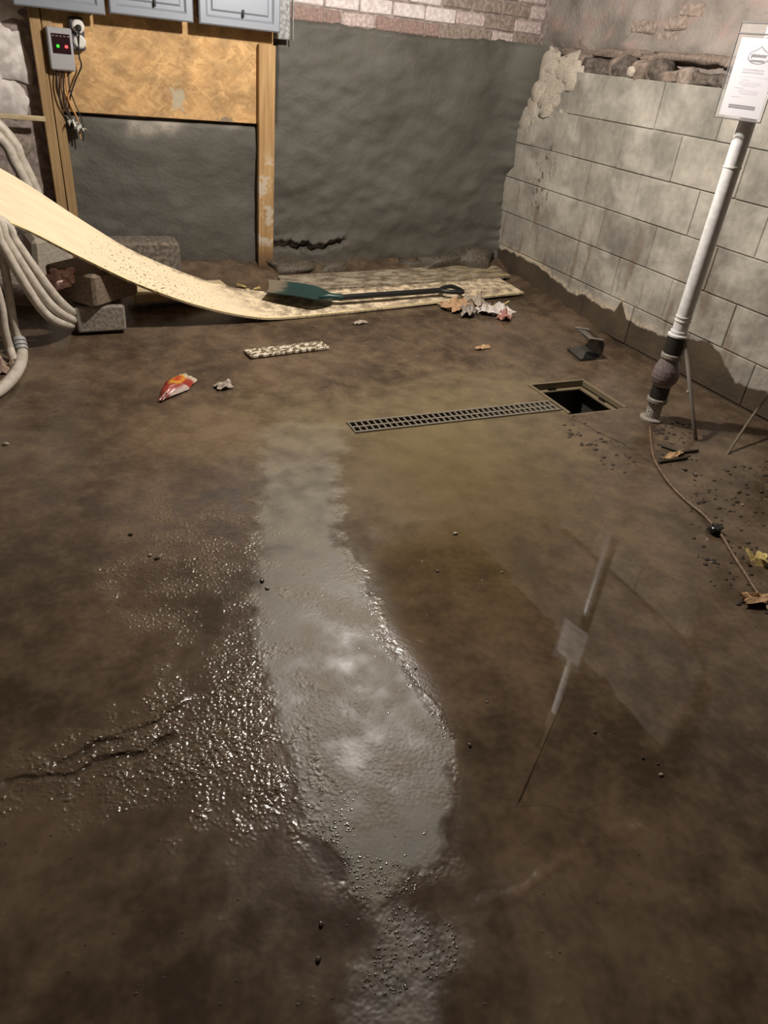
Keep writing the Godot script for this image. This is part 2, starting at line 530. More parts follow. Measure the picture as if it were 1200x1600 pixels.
func build_back_wall() -> void:
	var st := sto()
	bx(st, Vector3(-1.7, 1.05, -0.805), Vector3(4.2, 2.5, 0.34), 0.004)
	var wall := struct("wall_back", st, M.mortar, "back wall, grey render below old painted brick", "wall")
	# render coat
	var gx := 150
	var gy := 110
	var rows := []
	var cols := []
	for j in gy + 1:
		var row := PackedVector3Array()
		var crow := PackedColorArray()
		var v := float(j) / gy
		for i in gx + 1:
			var s := float(i) / gx * 1.08
			var x := lerpf(-2.63, -0.15, minf(s, 1.0))
			var z := -0.6
			var top := parge_top(x) + 0.012 * n1.get_noise_2d(x * 14.0, 1.0)
			var y := v * top
			var k := maxf(s - 1.0, 0.0) / 0.08
			var ed := parge_edge(y) + 0.03 * n1.get_noise_2d(y * 16.0, 7.0) + 0.014 * k * k * k * n1.get_noise_2d(y * 40.0, 17.0)
			if k > 0.0:
				x = -0.15 + 0.156 * sin(k * PI / 2.0)
				z = -0.6 + (ed + 0.6) * (1.0 - cos(k * PI / 2.0))
			var f := n1.get_noise_3d(x * 1.6, y * 2.0, 1.0) * 0.035 + n2.get_noise_3d(x * 3.5, y * 5.5, 4.0) * 0.012 + n2.get_noise_3d(x * 8.0, y * 11.0, 8.0) * 0.004
			f *= 1.0 - k
			if x < -1.6: f *= 0.6
			# cracked, slumped lip low down beside the post
			var cr := 0.2 + 0.02 * n1.get_noise_2d(x * 18.0, 5.0) + 0.012 * n1.get_noise_2d(x * 60.0, 15.0) + 0.02 * sin((x + 1.6) * 16.0) * sstep(-1.5, -1.2, x)
			var on := sstep(-1.62, -1.56, x) * sstep(-1.07, -1.16, x)
			f -= 0.075 * on * exp(-pow((y - cr) / 0.013, 2.0))
			f += 0.02 * on * exp(-pow((y - cr - 0.035) / 0.02, 2.0))
			# ragged holes in the left bay
			f += 0.03 * sstep(0.10, 0.0, y)
			z += f
			if x < -1.55: z -= 0.05 * sstep(0.81, 0.84, y)
			if j == gy: z -= 0.03
			elif j == gy - 1: z -= 0.008
			if k >= 0.98: x += 0.012
			row.append(Vector3(x, y, z))
			var c := n1.get_noise_3d(x * 2.4, y * 2.4, 20.0) * 0.5 + 0.5
			var c2 := n2.get_noise_3d(x * 4.0, y * 10.0, 24.0) * 0.5 + 0.5
			var shade := Color(0.062, 0.058, 0.047).lerp(Color(0.128, 0.122, 0.105), clampf(c * 0.8 + c2 * 0.4 - 0.1, 0.0, 1.0))
			shade = shade.lerp(Color(0.10, 0.085, 0.066), 0.6 * sstep(0.4, 0.05, y))
			var pale := sstep(0.07, 0.0, absf(y - 0.80 - 0.02 * sin(x * 9.0))) * sstep(-2.36, -2.28, x) * sstep(-2.0, -2.12, x)
			pale = maxf(pale, 0.35 * sstep(0.06, 0.0, absf(y - 0.83)) * sstep(-2.5, -2.3, x) * sstep(-1.7, -1.8, x)) * (0.55 + 0.9 * n2.get_noise_3d(x * 8.0, y * 12.0, 3.0))
			shade = shade.lerp(Color(0.42, 0.38, 0.32), clampf(pale, 0.0, 1.0))
			crow.append(shade)
		rows.append(row)
		cols.append(crow)
	var p := sto()
	surf(p, rows, false, true, cols)
	var pm := mat(Color.WHITE, 0.72)
	pm.vertex_color_use_as_albedo = true
	relief(pm, ntex(31, 0.03, 4, 512), 0.2, 2.2)
	var ro := obj("render_coat", p, pm, wall)
	ro.set_meta("label", "dark grey trowelled render coat")
	# brick courses above the render
	for c in 9:
		var y0 := 1.245 + 0.0735 * c
		if y0 > 2.08: break
		var x := -1.75 + (0.0 if c % 2 == 1 else 0.1) - 0.018
		while x < 0.08:
			var l := 0.196
			if c == 1: l = [0.196, 0.095, 0.196, 0.15][rng.randi() % 4]
			var x1 := minf(x + l, 0.11)
			if x1 - x > 0.03 and y0 + 0.066 > parge_top((x + x1) / 2) - 0.01:
				var b := sto()
				var proud := rng.randf_range(0.0, 0.008)
				bx(b, Vector3((x + x1) / 2 - 0.005, y0 + 0.034, -0.678 + proud * 0.7), Vector3(x1 - x - 0.010, 0.0635, 0.1), rng.randf_range(0.004, 0.009), Basis(), 0.002)
				var kind := rng.randf()
				var xm := (x + x1) / 2
				var mm: Material = M.brick_white
				if xm > -0.52: mm = M.brick_dull if kind < 0.75 else M.brick_pink
				elif c == 1: mm = [M.brick_red, M.brick_white, M.brick_pink, M.brick_white][rng.randi() % 4] if xm < -0.9 else M.brick_red
				elif kind > 0.85: mm = M.brick_pink
				obj("brick", b, mm, wall)
			x = x1
	# whitewashed rubble left of the left post, with a dark hollow below it
	var spots := [[-2.96, 1.16, 0.2, 0.2], [-2.83, 1.05, 0.16, 0.2], [-3.0, 0.96, 0.22, 0.22], [-2.86, 0.87, 0.16, 0.15], [-3.05, 1.34, 0.3, 0.18], [-2.82, 1.27, 0.2, 0.16], [-3.22, 1.1, 0.26, 0.24], [-3.25, 0.86, 0.24, 0.24], [-3.4, 1.3, 0.24, 0.2]]
	for q in spots:
		var s := sto()
		stone(s, Vector3(q[0], q[1], -0.68), Vector3(q[2] * 1.4, q[3] * 1.4, 0.13), 0.4, 14, 10)
		obj("stone", s, M.whitewash, wall)
	for q in [[-2.84, 0.66, 0.12, 0.13], [-2.93, 0.54, 0.13, 0.12], [-2.8, 0.48, 0.13, 0.16], [-2.97, 0.4, 0.18, 0.13], [-2.77, 0.33, 0.15, 0.15], [-2.9, 0.25, 0.2, 0.15], [-3.1, 0.3, 0.2, 0.2], [-2.72, 0.18, 0.2, 0.14], [-2.98, 0.12, 0.25, 0.14], [-3.12, 0.6, 0.2, 0.26], [-3.3, 0.45, 0.22, 0.24]]:
		var s := sto()
		stone(s, Vector3(q[0], q[1], -0.69), Vector3(q[2] * 1.1, q[3] * 1.1, 0.14), 0.45, 10, 8)
		obj("stone", s, M.rubble if q[1] < 0.45 else M.rubble_pale, wall)
	for q in [[-1.45, 0.12, 0.22, 0.09, 0.16], [-1.2, 0.11, 0.2, 0.08, 0.14], [-0.62, 0.11, 0.16, 0.09, 0.12], [-0.42, 0.12, 0.3, 0.13, 0.18], [-0.2, 0.15, 0.22, 0.14, 0.2], [-0.85, 0.08, 0.14, 0.06, 0.1]]:
		var s := sto()
		stone(s, Vector3(q[0], q[1] - 0.035, -0.56), Vector3(q[2] * 1.3, q[3] * 1.1, q[4] * 1.2), 0.5, 14, 10, Basis(Vector3.UP, rng.randf_range(-0.3, 0.3)))
		var so := obj("stone", s, M.muddy, wall)
		so.set_meta("label", "mud-covered footing stone")

func damp_line(z: float) -> float:
	var pts := [Vector2(-0.527, 0.195), Vector2(-0.417, 0.201), Vector2(-0.096, 0.199), Vector2(0.125, 0.159), Vector2(0.282, 0.136), Vector2(0.409, 0.159), Vector2(0.59, 0.142), Vector2(0.678, 0.156), Vector2(0.708, 0.215), Vector2(0.781, 0.14), Vector2(0.884, 0.14), Vector2(1.075, 0.145), Vector2(1.251, 0.201), Vector2(1.347, 0.22), Vector2(1.446, 0.179), Vector2(1.557, 0.107), Vector2(1.732, 0.125)]
	if z <= pts[0].x: return pts[0].y
	for i in pts.size() - 1:
		if z <= pts[i + 1].x:
			return lerpf(pts[i].y, pts[i + 1].y, (z - pts[i].x) / maxf(pts[i + 1].x - pts[i].x, 1e-3))
	return 0.12

func block_material() -> StandardMaterial3D:
	var a := noise(41, 1.0, 5)
	var b := noise(42, 1.0, 3)
	var f := func(u: float, v: float):
		var z := -0.8 + 3.8 * u
		var y := 1.32 * (1.0 - v)
		var t := a.get_noise_2d(z * 3.0, y * 3.0)
		var t2 := b.get_noise_2d(z * 20.0, y * 14.0)
		var row := floorf((1.235 - y) / 0.2032)
		var idx := floorf((z + 0.206) / 0.4064 + (0.5 if int(row) % 2 == 1 else 0.0))
		var own := b.get_noise_2d(idx * 37.7 + 5.0, row * 51.3) * 0.16
		var c := Color(0.585, 0.568, 0.53) * (1.0 + 0.22 * t + 0.08 * t2 + own)
		# pale lime bloom in the middle courses
		c = c.lerp(Color(0.74, 0.72, 0.68), clampf(a.get_noise_2d(z * 2.2 + 40.0, y * 3.4) * 1.6 - 0.1, 0.0, 0.75))
		# rust and mud runs
		c = c.lerp(Color(0.42, 0.35, 0.29), clampf((a.get_noise_2d(z * 9.0 + 9.0, y * 1.6) - 0.25) * 1.6, 0.0, 0.5) * sstep(0.95, 0.3, y))
		var sp := exp(-pow((z + 0.22) / 0.10, 2.0)) * sstep(0.46, 0.55, y) * sstep(0.92, 0.8, y)
		c = c.lerp(Color(0.20, 0.17, 0.14), clampf((b.get_noise_2d(z * 24.0, y * 12.0) + 0.5 * b.get_noise_2d(z * 60.0, y * 40.0) - 0.2) * 2.2, 0.0, 1.0) * sp * 0.75)
		var line := damp_line(z) + 0.014 * a.get_noise_2d(z * 9.0, 77.0) + 0.004 * b.get_noise_2d(z * 40.0, 50.0)
		var d := y - line
		c = c.lerp(Color(0.80, 0.74, 0.64), clampf(sstep(0.05, 0.008, d) * sstep(-0.004, 0.004, d) * (0.55 + 0.9 * b.get_noise_2d(z * 30.0, y * 30.0)), 0.0, 0.9) * sstep(1.3, 0.9, z))
		c = c.lerp(Color(0.29, 0.245, 0.19) * (1.0 + 0.3 * t), sstep(0.004, -0.006, d))
		return c.clamp()
	var m := mat(Color.WHITE, 0.85)
	m.albedo_texture = painted(1000, 350, f)
	m.heightmap_enabled = true
	m.heightmap_texture = noise_tex(1024, 380, 43, 0.09)
	m.heightmap_scale = 0.22
	return m

func noise_tex(w: int, h: int, sd: int, freq: float) -> ImageTexture:
	return ImageTexture.create_from_image(noise(sd, freq, 3).get_image(w, h))

func build_right_wall() -> void:
	var mat_b := block_material()
	var uv := func(p: Vector3): return Vector2((p.z + 0.8) / 3.8, 1.0 - p.y / 1.32)
	uvf = uv
	var st := sto()
	bx(st, Vector3(0.1055, 0.55, 1.95), Vector3(0.2, 1.37, 5.5), 0.002)
	uvf = null
	var wall := struct("wall_right", st, mat_b, "right wall of grey concrete blocks, damp and brown at its foot", "wall")
	uvf = uv
	for row in 6:
		var y1 := 1.235 - 0.2032 * row
		var k0 := -1.0 if row % 2 == 0 else -1.5
		for i in 8:
			var z := -0.206 + 0.4064 * (k0 + i)
			var a := z
			var e := z + 0.4064
			if row == 0 and i == 0: continue
			if row == 0 and i == 1: a += 0.1
			if a < -0.7: a = -0.7
			var b := sto()
			var pr := rng.randf_range(0.0, 0.004)
			bx(b, Vector3(0.05 - pr, y1 - 0.1016, (a + e) / 2), Vector3(0.1, 0.2032 - rng.randf_range(0.003, 0.006), e - a - rng.randf_range(0.002, 0.005)), 0.003)
			obj("block", b, mat_b, wall)
	# plain lower wall beyond the blocks that show
	uvf = null
	# rough mortar where the top course was broken out beside the corner
	var lumps := [[-0.42, 1.11, 0.1, 0.12], [-0.33, 1.17, 0.13, 0.13], [-0.24, 1.12, 0.13, 0.16], [-0.31, 1.06, 0.12, 0.1], [-0.36, 1.25, 0.12, 0.11], [-0.22, 1.23, 0.14, 0.1], [-0.46, 1.03, 0.09, 0.09], [-0.5, 0.95, 0.08, 0.1], [-0.39, 1.19, 0.08, 0.1], [-0.15, 1.19, 0.12, 0.12]]
	for q in lumps:
		var s := sto()
		stone(s, Vector3(0.030, q[1], q[0]), Vector3(0.075, q[3] * 1.5, q[2] * 1.5), 0.7, 14, 10)
		obj("mortar_lump", s, M.lump, wall)
	# older wall set back above the block wall
	var up := sto()
	var rows := []
	var cols := []
	for j in 31:
		var row := PackedVector3Array()
		var cr := PackedColorArray()
		for i in 121:
			var z := -0.75 + 3.4 * i / 120.0
			var y := 1.2 + 0.9 * j / 30.0
			var f := n1.get_noise_3d(z * 5.0, y * 6.0, 44.0) * 0.02 + n2.get_noise_3d(z * 5.0, y * 5.0, 2.0) * 0.008
			row.append(Vector3(0.13 + f - 0.03 * exp(-pow((y - 1.385) / 0.02, 2.0)), y, z))
			var t := clampf(n1.get_noise_3d(z * 4.0, y * 4.0, 60.0) * 1.2 + 0.5, 0.0, 1.0)
			var c := Color(0.17, 0.15, 0.13).lerp(Color(0.30, 0.265, 0.24), t)
			c = c.lerp(Color(0.34, 0.24, 0.21), clampf(n1.get_noise_3d(z * 5.0 + 30.0, y * 7.0, 80.0) * 3.0 - 0.5, 0.0, 0.8))
			cr.append(c)
		rows.append(row)
		cols.append(cr)
	surf(up, rows, false, false, cols)
	for i in 120:
		pass
	bx(up, Vector3(0.28, 1.7, 1.9), Vector3(0.1, 1.2, 5.5), 0.002)
	var um := mat(Color.WHITE, 0.9)
	um.vertex_color_use_as_albedo = true
	relief(um, ntex(33, 0.05, 4, 256), 0.5, 2.5)
	var uo := obj("upper_wall", up, um, wall)
	uo.set_meta("label", "older stained wall set back above the blocks")
	for q in [[Vector3(0.12, 1.458, 0.209), 0.19], [Vector3(0.12, 1.478, 0.43), 0.15], [Vector3(0.12, 1.414, 0.391), 0.17], [Vector3(0.12, 1.534, 0.519), 0.16]]:
		var b := sto()
		bx(b, Vector3(0.145, q[0].y, q[0].z), Vector3(0.05, 0.062, q[1]), 0.008, Basis(Vector3.RIGHT, rng.randf_range(-0.06, 0.06)), 0.004)
		obj("brick", b, M.brick_dull, wall)
	# rubble on the ledge
	var z := -0.4
	var n := 0
	while z < 2.3:
		var w := rng.randf_range(0.06, 0.16)
		var hgt := rng.randf_range(0.05, 0.11) * (1.0 if z < 0.6 else 0.75)
		var s := sto()
		stone(s, Vector3(rng.randf_range(0.05, 0.09), 1.235 + hgt * 0.36, z + w / 2), Vector3(rng.randf_range(0.08, 0.13), hgt, w * 1.15), 0.55, 10, 8, Basis(Vector3.RIGHT, rng.randf_range(-0.3, 0.3)))
		obj("stone", s, [M.rubble, M.rubble_pale, M.rubble, M.ledge][rng.randi() % 4] if z < 0.75 else M.rubble, wall)
		z += w * 0.8
		n += 1
	var ws := sto()
	var wp: Vector3 = Vector3(0.01, 1.261, 0.357)
	stone(ws, wp, Vector3(0.06, 0.05, 0.065), 0.2, 10, 8)
	var wo := obj("stone", ws, M.lump, wall)
	wo.set_meta("label", "round pale stone on the ledge")
	z = -0.4
	while z < 2.3:
		var w := rng.randf_range(0.12, 0.3)
		var s := sto()
		stone(s, Vector3(0.12, 1.335 + rng.randf_range(-0.012, 0.012), z + w / 2), Vector3(0.09, 0.045, w * 1.2), 0.5, 12, 8)
		obj("stone", s, M.ledge, wall)
		z += w * 0.85

func shell() -> void:
	var st := sto()
	bx(st, Vector3(-3.72, 1.05, 1.95), Vector3(0.2, 2.5, 5.6), 0.004)
	struct("wall_left", st, M.rubble, "left wall of dark rough masonry beyond the frame", "wall")
	st = sto()
	bx(st, Vector3(-1.7, 1.05, 4.72), Vector3(4.3, 2.5, 0.2), 0.004)
	struct("wall_front", st, M.rubble, "rough masonry wall behind the viewer", "wall")
	st = sto()
	bx(st, Vector3(-1.7, 2.28, 1.95), Vector3(4.4, 0.16, 5.7), 0.004)
	var c := struct("ceiling", st, M.old_wood, "old board ceiling over the basement", "ceiling")
	for i in 9:
		var j := sto()
		bx(j, Vector3(-1.7, 2.13, -0.4 + 0.58 * i), Vector3(3.8, 0.14, 0.045), 0.003)
		obj("joist", j, M.old_wood, c)

# ---------------------------------------------------------------- things on the back wall
func panel(x0: float, x1: float, yb: float, label: String) -> void:
	var p := thing("electrical_panel", label, "breaker panel", Vector3((x0 + x1) / 2, yb, -0.57), 0.0, "grey breaker panels above the chipboard")
	var w := x1 - x0
	var hh := 0.56
	var st := sto()
	bx(st, Vector3(0, hh / 2 + 0.012, 0.045), Vector3(w - 0.02, hh - 0.02, 0.09), 0.004)
	obj("cabinet", st, M.panel_dark, p)
	# door: rim, sloped step and raised field
	var d := sto()
	var rows := []
	for r in [[0.0, 0.086], [0.0, 0.100], [0.006, 0.106], [0.032, 0.106], [0.042, 0.098], [0.058, 0.098], [0.066, 0.104], [0.15, 0.104]]:
		var row := PackedVector3Array()
		var a: float = w / 2 - r[0]
		var b0: float = r[0]
		var b1: float = hh - r[0]
		for q in [[-a, b0], [0.0, b0], [a, b0], [a, hh / 2], [a, b1], [0.0, b1], [-a, b1], [-a, hh / 2], [-a, b0]]:
			row.append(Vector3(q[0], q[1], r[1]))
		rows.append(row)
	for i in rows.size() - 1:
		for j in 8:
			quad(d, rows[i][j], rows[i][j + 1], rows[i + 1][j + 1], rows[i + 1][j], Vector3(rows[i][j].x * 0.3, (rows[i][j].y - hh / 2) * 0.3, 1.0) if i != 0 else Vector3(rows[i][j].x + rows[i][j + 1].x, rows[i][j].y + rows[i][j + 1].y - hh, 0.01))
	bx(d, Vector3(0, hh / 2, 0.102), Vector3(w - 0.28, hh - 0.28, 0.004), 0.001)
	quad(d, Vector3(-w / 2, 0, 0.086), Vector3(w / 2, 0, 0.086), Vector3(w / 2, hh, 0.086), Vector3(-w / 2, hh, 0.086), Vector3(0, 0, -1))
	var door := obj("door", d, M.panel, p)
	var l := sto()
	bx(l, Vector3(0.012, 0.062, 0.108), Vector3(0.012, 0.03, 0.008), 0.002)
	bx(l, Vector3(0.012, 0.055, 0.113), Vector3(0.005, 0.02, 0.006), 0.001)
	obj("latch", l, M.dark_metal, door)

func build_wall_things() -> void:
	# chipboard sheet
	var st := sto()
	uvf = func(p: Vector3): return Vector2((p.x + 2.7) / 1.2, (1.9 - p.y) / 1.1)
	bx(st, Vector3(-2.12, 1.335, -0.590), Vector3(1.10, 1.0, 0.014), 0.002)
	tag(obj("chipboard_sheet", st, M.osb), "orange-brown chipboard sheet mounted behind the grey breaker panels", "board")
	# posts
	uvf = func(p: Vector3): return Vector2((p.x + 2.7) * 3.0, p.y * 0.8)
	var ls := thing("wall_post", "pale timber post of two boards left of the chipboard", "post", Vector3(0, 0, 0))
	st = sto()
	bx(st, Vector3(-2.688, 0.75, -0.600), Vector3(0.047, 1.34, 0.075), 0.003, Basis(Vector3.BACK, 0.012))
	obj("board", st, M.pine, ls)
	st = sto()
	bx(st, Vector3(-2.638, 0.755, -0.602), Vector3(0.044, 1.33, 0.06), 0.003, Basis(Vector3.BACK, 0.012))
	obj("board", st, M.pine, ls)
	st = sto()
	bx(st, Vector3(-1.612, 0.635, -0.560), Vector3(0.088, 1.13, 0.04), 0.003)
	tag(obj("wall_post", st, M.pine_spattered), "single timber post splashed with cement, right edge of the chipboard", "post")
	uvf = null
	# panels
	panel(Vector3(-2.776, 1.236, -0.46).x, Vector3(-2.395, 1.246, -0.46).x, Vector3(-2.395, 1.246, -0.46).y, "leftmost grey breaker panel, above the small alarm box")
	panel(Vector3(-2.376, 1.243, -0.46).x, Vector3(-1.997, 1.256, -0.46).x, Vector3(-1.997, 1.256, -0.46).y, "middle grey breaker panel with a latch on its lower edge")
	panel(Vector3(-1.97, 1.244, -0.46).x, Vector3(-1.57, 1.256, -0.46).x, Vector3(-1.57, 1.256, -0.46).y, "rightmost grey breaker panel, nearest the bare brick")
	st = sto()
	bx(st, Vector3(Vector3(-1.531, 1.236, -0.53).x, 1.48, -0.575), Vector3(0.065, 0.5, 0.075), 0.004, Basis(Vector3.BACK, 0.02))
	bx(st, Vector3(Vector3(-1.483, 1.229, -0.53).x - 0.004, 1.48, -0.535), Vector3(0.006, 0.5, 0.016), 0.001, Basis(Vector3.BACK, 0.02))
	tag(obj("cable_trough", st, M.galv), "narrow dented sheet-metal trough beside the rightmost breaker panel", "trough")
	# alarm box
	var a: Vector3 = Vector3(-2.599, 1.095, -0.54)
	var box := thing("alarm_box", "small grey alarm box with green and red lights on the chipboard", "alarm", Vector3(a.x, a.y, -0.582), 0.0)
	st = sto()
	bx(st, Vector3(0, 0, 0.03), Vector3(0.108, 0.17, 0.06), 0.006)
	obj("case", st, M.case_grey, box)
	st = sto()
	bx(st, Vector3(0.004, 0.022, 0.061), Vector3(0.078, 0.078, 0.004), 0.001)
	var scr := obj("display", st, M.display, box)
	for i in 5:
		st = sto()
		bx(st, Vector3(-0.028 + 0.016 * i, 0.052, 0.0635), Vector3(0.009, 0.004, 0.001), 0.0002)
		obj("marking", st, M.ink_pale, scr)
	st = sto()
	stone(st, Vector3(-0.012, 0.012, 0.065), Vector3(0.013, 0.013, 0.008), 0.0, 10, 8)
	obj("green_light", st, M.led_green, box)
	st = sto()
	stone(st, Vector3(0.024, 0.012, 0.065), Vector3(0.015, 0.013, 0.008), 0.0, 10, 8)
	obj("red_light", st, M.led_red, box)
	for i in 5:
		st = sto()
		var x := -0.028 + 0.013 * i
		var p := [Vector3(x, -0.082, 0.03), Vector3(x - 0.006, -0.15, 0.036), Vector3(x + 0.012 * sin(i * 2.1), -0.22, 0.032), Vector3(x + 0.024 + 0.01 * cos(i * 1.7), -0.29, 0.034), Vector3(x + 0.03, -0.335 - 0.012 * i, 0.03)]
		tube(st, smooth_path(p, 5), 0.0032 if i != 3 else 0.0045, 6)
		obj("wire", st, M.copper if i == 3 else (M.black_rubber if i % 2 == 0 else M.brown_wire), box)
	for q in [[0.02, 0.05, 0.0], [0.04, 0.04, 0.5]]:
		st = sto()
		crumple(st, Vector3(q[0], -0.325 - q[2] * 0.04, 0.03), 0.05, 0.06, 0.03, q[2], 3.0 + q[2])
		obj("taped_joint", st, M.white_plastic, box)
	# outlet
	var o: Vector3 = Vector3(-2.519, 1.162, -0.54)
	var ob := thing("wall_outlet", "round-cornered pale outlet with a black plug, right of the alarm box", "outlet", Vector3(o.x, o.y, -0.582))
	st = sto()
	bx(st, Vector3(0, 0, 0.022), Vector3(0.062, 0.13, 0.044), 0.006)
	obj("back_box", st, M.dark_box, ob)
	for s in [1, -1]:
		st = sto()
		lathe_z(st, Vector3(0.006, 0.03 * s, 0.044), [[0.0, 0.012], [0.02, 0.012], [0.027, 0.006], [0.028, 0.0]], 20)
		obj("socket", st, M.white_plastic, ob)
	st = sto()
	bx(st, Vector3(0.006, 0.024, 0.068), Vector3(0.022, 0.026, 0.026), 0.006)
	obj("plug", st, M.black_rubber, ob)
	st = sto()
	var cp := [o + Vector3(0.006, 0.01, 0.028), Vector3(-2.521, 1.107, -0.53), Vector3(-2.522, 1.068, -0.535), Vector3(-2.517, 1.032, -0.55), Vector3(-2.549, 0.974, -0.558), Vector3(-2.58, 0.905, -0.558), Vector3(-2.596, 0.845, -0.558), Vector3(-2.588, 0.818, -0.56)]
	tube(st, smooth_path(cp, 6), 0.0035, 8)
	tag(obj("power_cord", st, M.black_rubber), "thin black power cord hanging from the outlet down the chipboard", "cord")
	# lath across the left post
	st = sto()
	var l0: Vector3 = Vector3(-3.01, 0.805, -0.54)
	var l1: Vector3 = Vector3(-2.706, 0.802, -0.54)
	bx(st, (l0 + l1) / 2, Vector3(l0.distance_to(l1), 0.022, 0.012), 0.002, Basis(Vector3.BACK, atan2(l1.y - l0.y, l1.x - l0.x)))
	tag(obj("lath", st, M.pale_wood), "thin pale lath crossing the left post near the whitewashed rubble", "lath")

func lathe_z(st: SurfaceTool, c: Vector3, prof: Array, sides := 20) -> void:
	for i in prof.size() - 1:
		var rows := []
		for q in [prof[i], prof[i + 1]]:
			var row := PackedVector3Array()
			for k in sides + 1:
				row.append(c + Vector3(cos(TAU * k / sides) * q[0], sin(TAU * k / sides) * q[0], q[1]))
			rows.append(row)
		surf(st, rows, true, true)

# ---------------------------------------------------------------- boards, shovel and what lies by the back wall
func ribbon(st: SurfaceTool, F: Array, B: Array, th: float) -> void:
	var top := []
	var low := []
	var uvs := []
	var len := 0.0
	for i in F.size():
		var t: Vector3 = (F[mini(i + 1, F.size() - 1)] - F[maxi(i - 1, 0)]).normalized()
		var n: Vector3 = t.cross((F[i] - B[i]).normalized()).normalized()
		if n.y < 0.0: n = -n
		if i > 0: len += F[i].distance_to(F[i - 1])
		var a := PackedVector3Array()
		var b := PackedVector3Array()
		var u := PackedVector2Array()
		for k in 7:
			var p: Vector3 = F[i].lerp(B[i], k / 6.0)
			a.append(p); b.append(p - n * th)
			u.append(Vector2(len / 3.75, k / 6.0))
		top.append(a); low.append(b); uvs.append(u)
	surf(st, top, false, false, null, uvs)
	surf(st, low, false, true, null, uvs)
	for i in F.size() - 1:
		for k in [0, 6]:
			var out: Vector3 = F[i] - B[i] if k == 0 else B[i] - F[i]
			quad(st, top[i][k], top[i + 1][k], low[i + 1][k], low[i][k], out)
	for i in [0, F.size() - 1]:
		for k in 6:
			quad(st, top[i][k], top[i][k + 1], low[i][k + 1], low[i][k], F[0] - F[1] if i == 0 else F[-1] - F[-2])

func build_boards() -> void:
	var st := sto()
	var F := [Vector3(-3.55, 0.86, 0.472), Vector3(-3.25, 0.71, 0.433), Vector3(-2.954, 0.545, 0.393), Vector3(-2.849, 0.490, 0.379), Vector3(-2.738, 0.422, 0.365), Vector3(-2.62, 0.352, 0.349), Vector3(-2.494, 0.28, 0.333), Vector3(-2.359, 0.215, 0.315), Vector3(-2.214, 0.154, 0.296), Vector3(-2.06, 0.102, 0.275), Vector3(-1.896, 0.062, 0.254), Vector3(-1.758, 0.047, 0.236), Vector3(-1.466, 0.046, 0.197), Vector3(-1.1, 0.052, 0.15), Vector3(-0.766, 0.058, 0.105), Vector3(-0.45, 0.062, 0.063), Vector3(-0.145, 0.067, 0.022)]
	var B := [Vector3(-3.53, 1.02, 0.27), Vector3(-3.22, 0.868, 0.228), Vector3(-2.929, 0.692, 0.182), Vector3(-2.821, 0.62, 0.166), Vector3(-2.709, 0.536, 0.147), Vector3(-2.586, 0.447, 0.125), Vector3(-2.456, 0.358, 0.102), Vector3(-2.313, 0.284, 0.079), Vector3(-2.161, 0.214, 0.05), Vector3(-1.996, 0.153, 0.02), Vector3(-1.868, 0.118, -0.018), Vector3(-1.72, 0.098, -0.03), Vector3(-1.43, 0.086, -0.075), Vector3(-1.06, 0.083, -0.12), Vector3(-0.73, 0.083, -0.165), Vector3(-0.42, 0.084, -0.208), Vector3(-0.175, 0.087, -0.24)]
	ribbon(st, smooth_path(F, 3), smooth_path(B, 3), 0.011)
	tag(obj("bent_plank", st, M.siding), "long cream siding plank bending down from the left onto the floor, mud-flecked", "plank")
	# the second plank lies flat behind it
	st = sto()
	var F2 := [Vector3(-1.62, 0.082, -0.09), Vector3(-1.2, 0.082, -0.135), Vector3(-0.7, 0.084, -0.185), Vector3(-0.07, 0.09, -0.255)]
	var B2 := [Vector3(-1.60, 0.092, -0.345), Vector3(-1.18, 0.093, -0.395), Vector3(-0.68, 0.094, -0.455), Vector3(-0.05, 0.098, -0.535)]
	ribbon(st, smooth_path(F2, 5), smooth_path(B2, 5), 0.014)
	tag(obj("flat_plank", st, M.siding_old), "weathered flat plank under the shovel, behind the long bent plank", "plank")
	# short plank end under the bend
	st = sto()
	uvf = func(p: Vector3): return Vector2((p.x + 2.7) * 1.2, p.z * 2.0)
	bx(st, Vector3(-2.2, 0.095, -0.09), Vector3(0.5, 0.05, 0.16), 0.006, Basis(Vector3.UP, 0.13))
	uvf = null
	tag(obj("short_plank", st, M.pale_wood), "short rough plank end showing below the bend of the long plank", "plank")
	# yellow wood chips scattered where the bent plank meets the wall
	for i in 9:
		st = sto()
		var p: Vector3 = [Vector3(-1.914, 0.12, -0.255), Vector3(-1.871, 0.12, -0.191), Vector3(-1.828, 0.12, -0.274), Vector3(-1.813, 0.12, -0.199), Vector3(-1.955, 0.12, -0.161), Vector3(-1.805, 0.12, -0.138), Vector3(-1.757, 0.12, -0.22), Vector3(-1.913, 0.12, -0.122), Vector3(-1.852, 0.12, -0.117)][i]
		p.y = floor_h(p.x, p.z) + 0.012
		bx(st, p, Vector3(rng.randf_range(0.03, 0.055), 0.012, rng.randf_range(0.015, 0.03)), 0.003, Basis.from_euler(Vector3(rng.randf_range(-0.5, 0.5), rng.randf_range(0, 3), rng.randf_range(-0.4, 0.4))), 0.003)
		tag(obj("wood_chip", st, M.chip_yellow), "small yellow wood chip in the mud at the foot of the back wall", "wood chip", "yellow chips behind the bent plank")

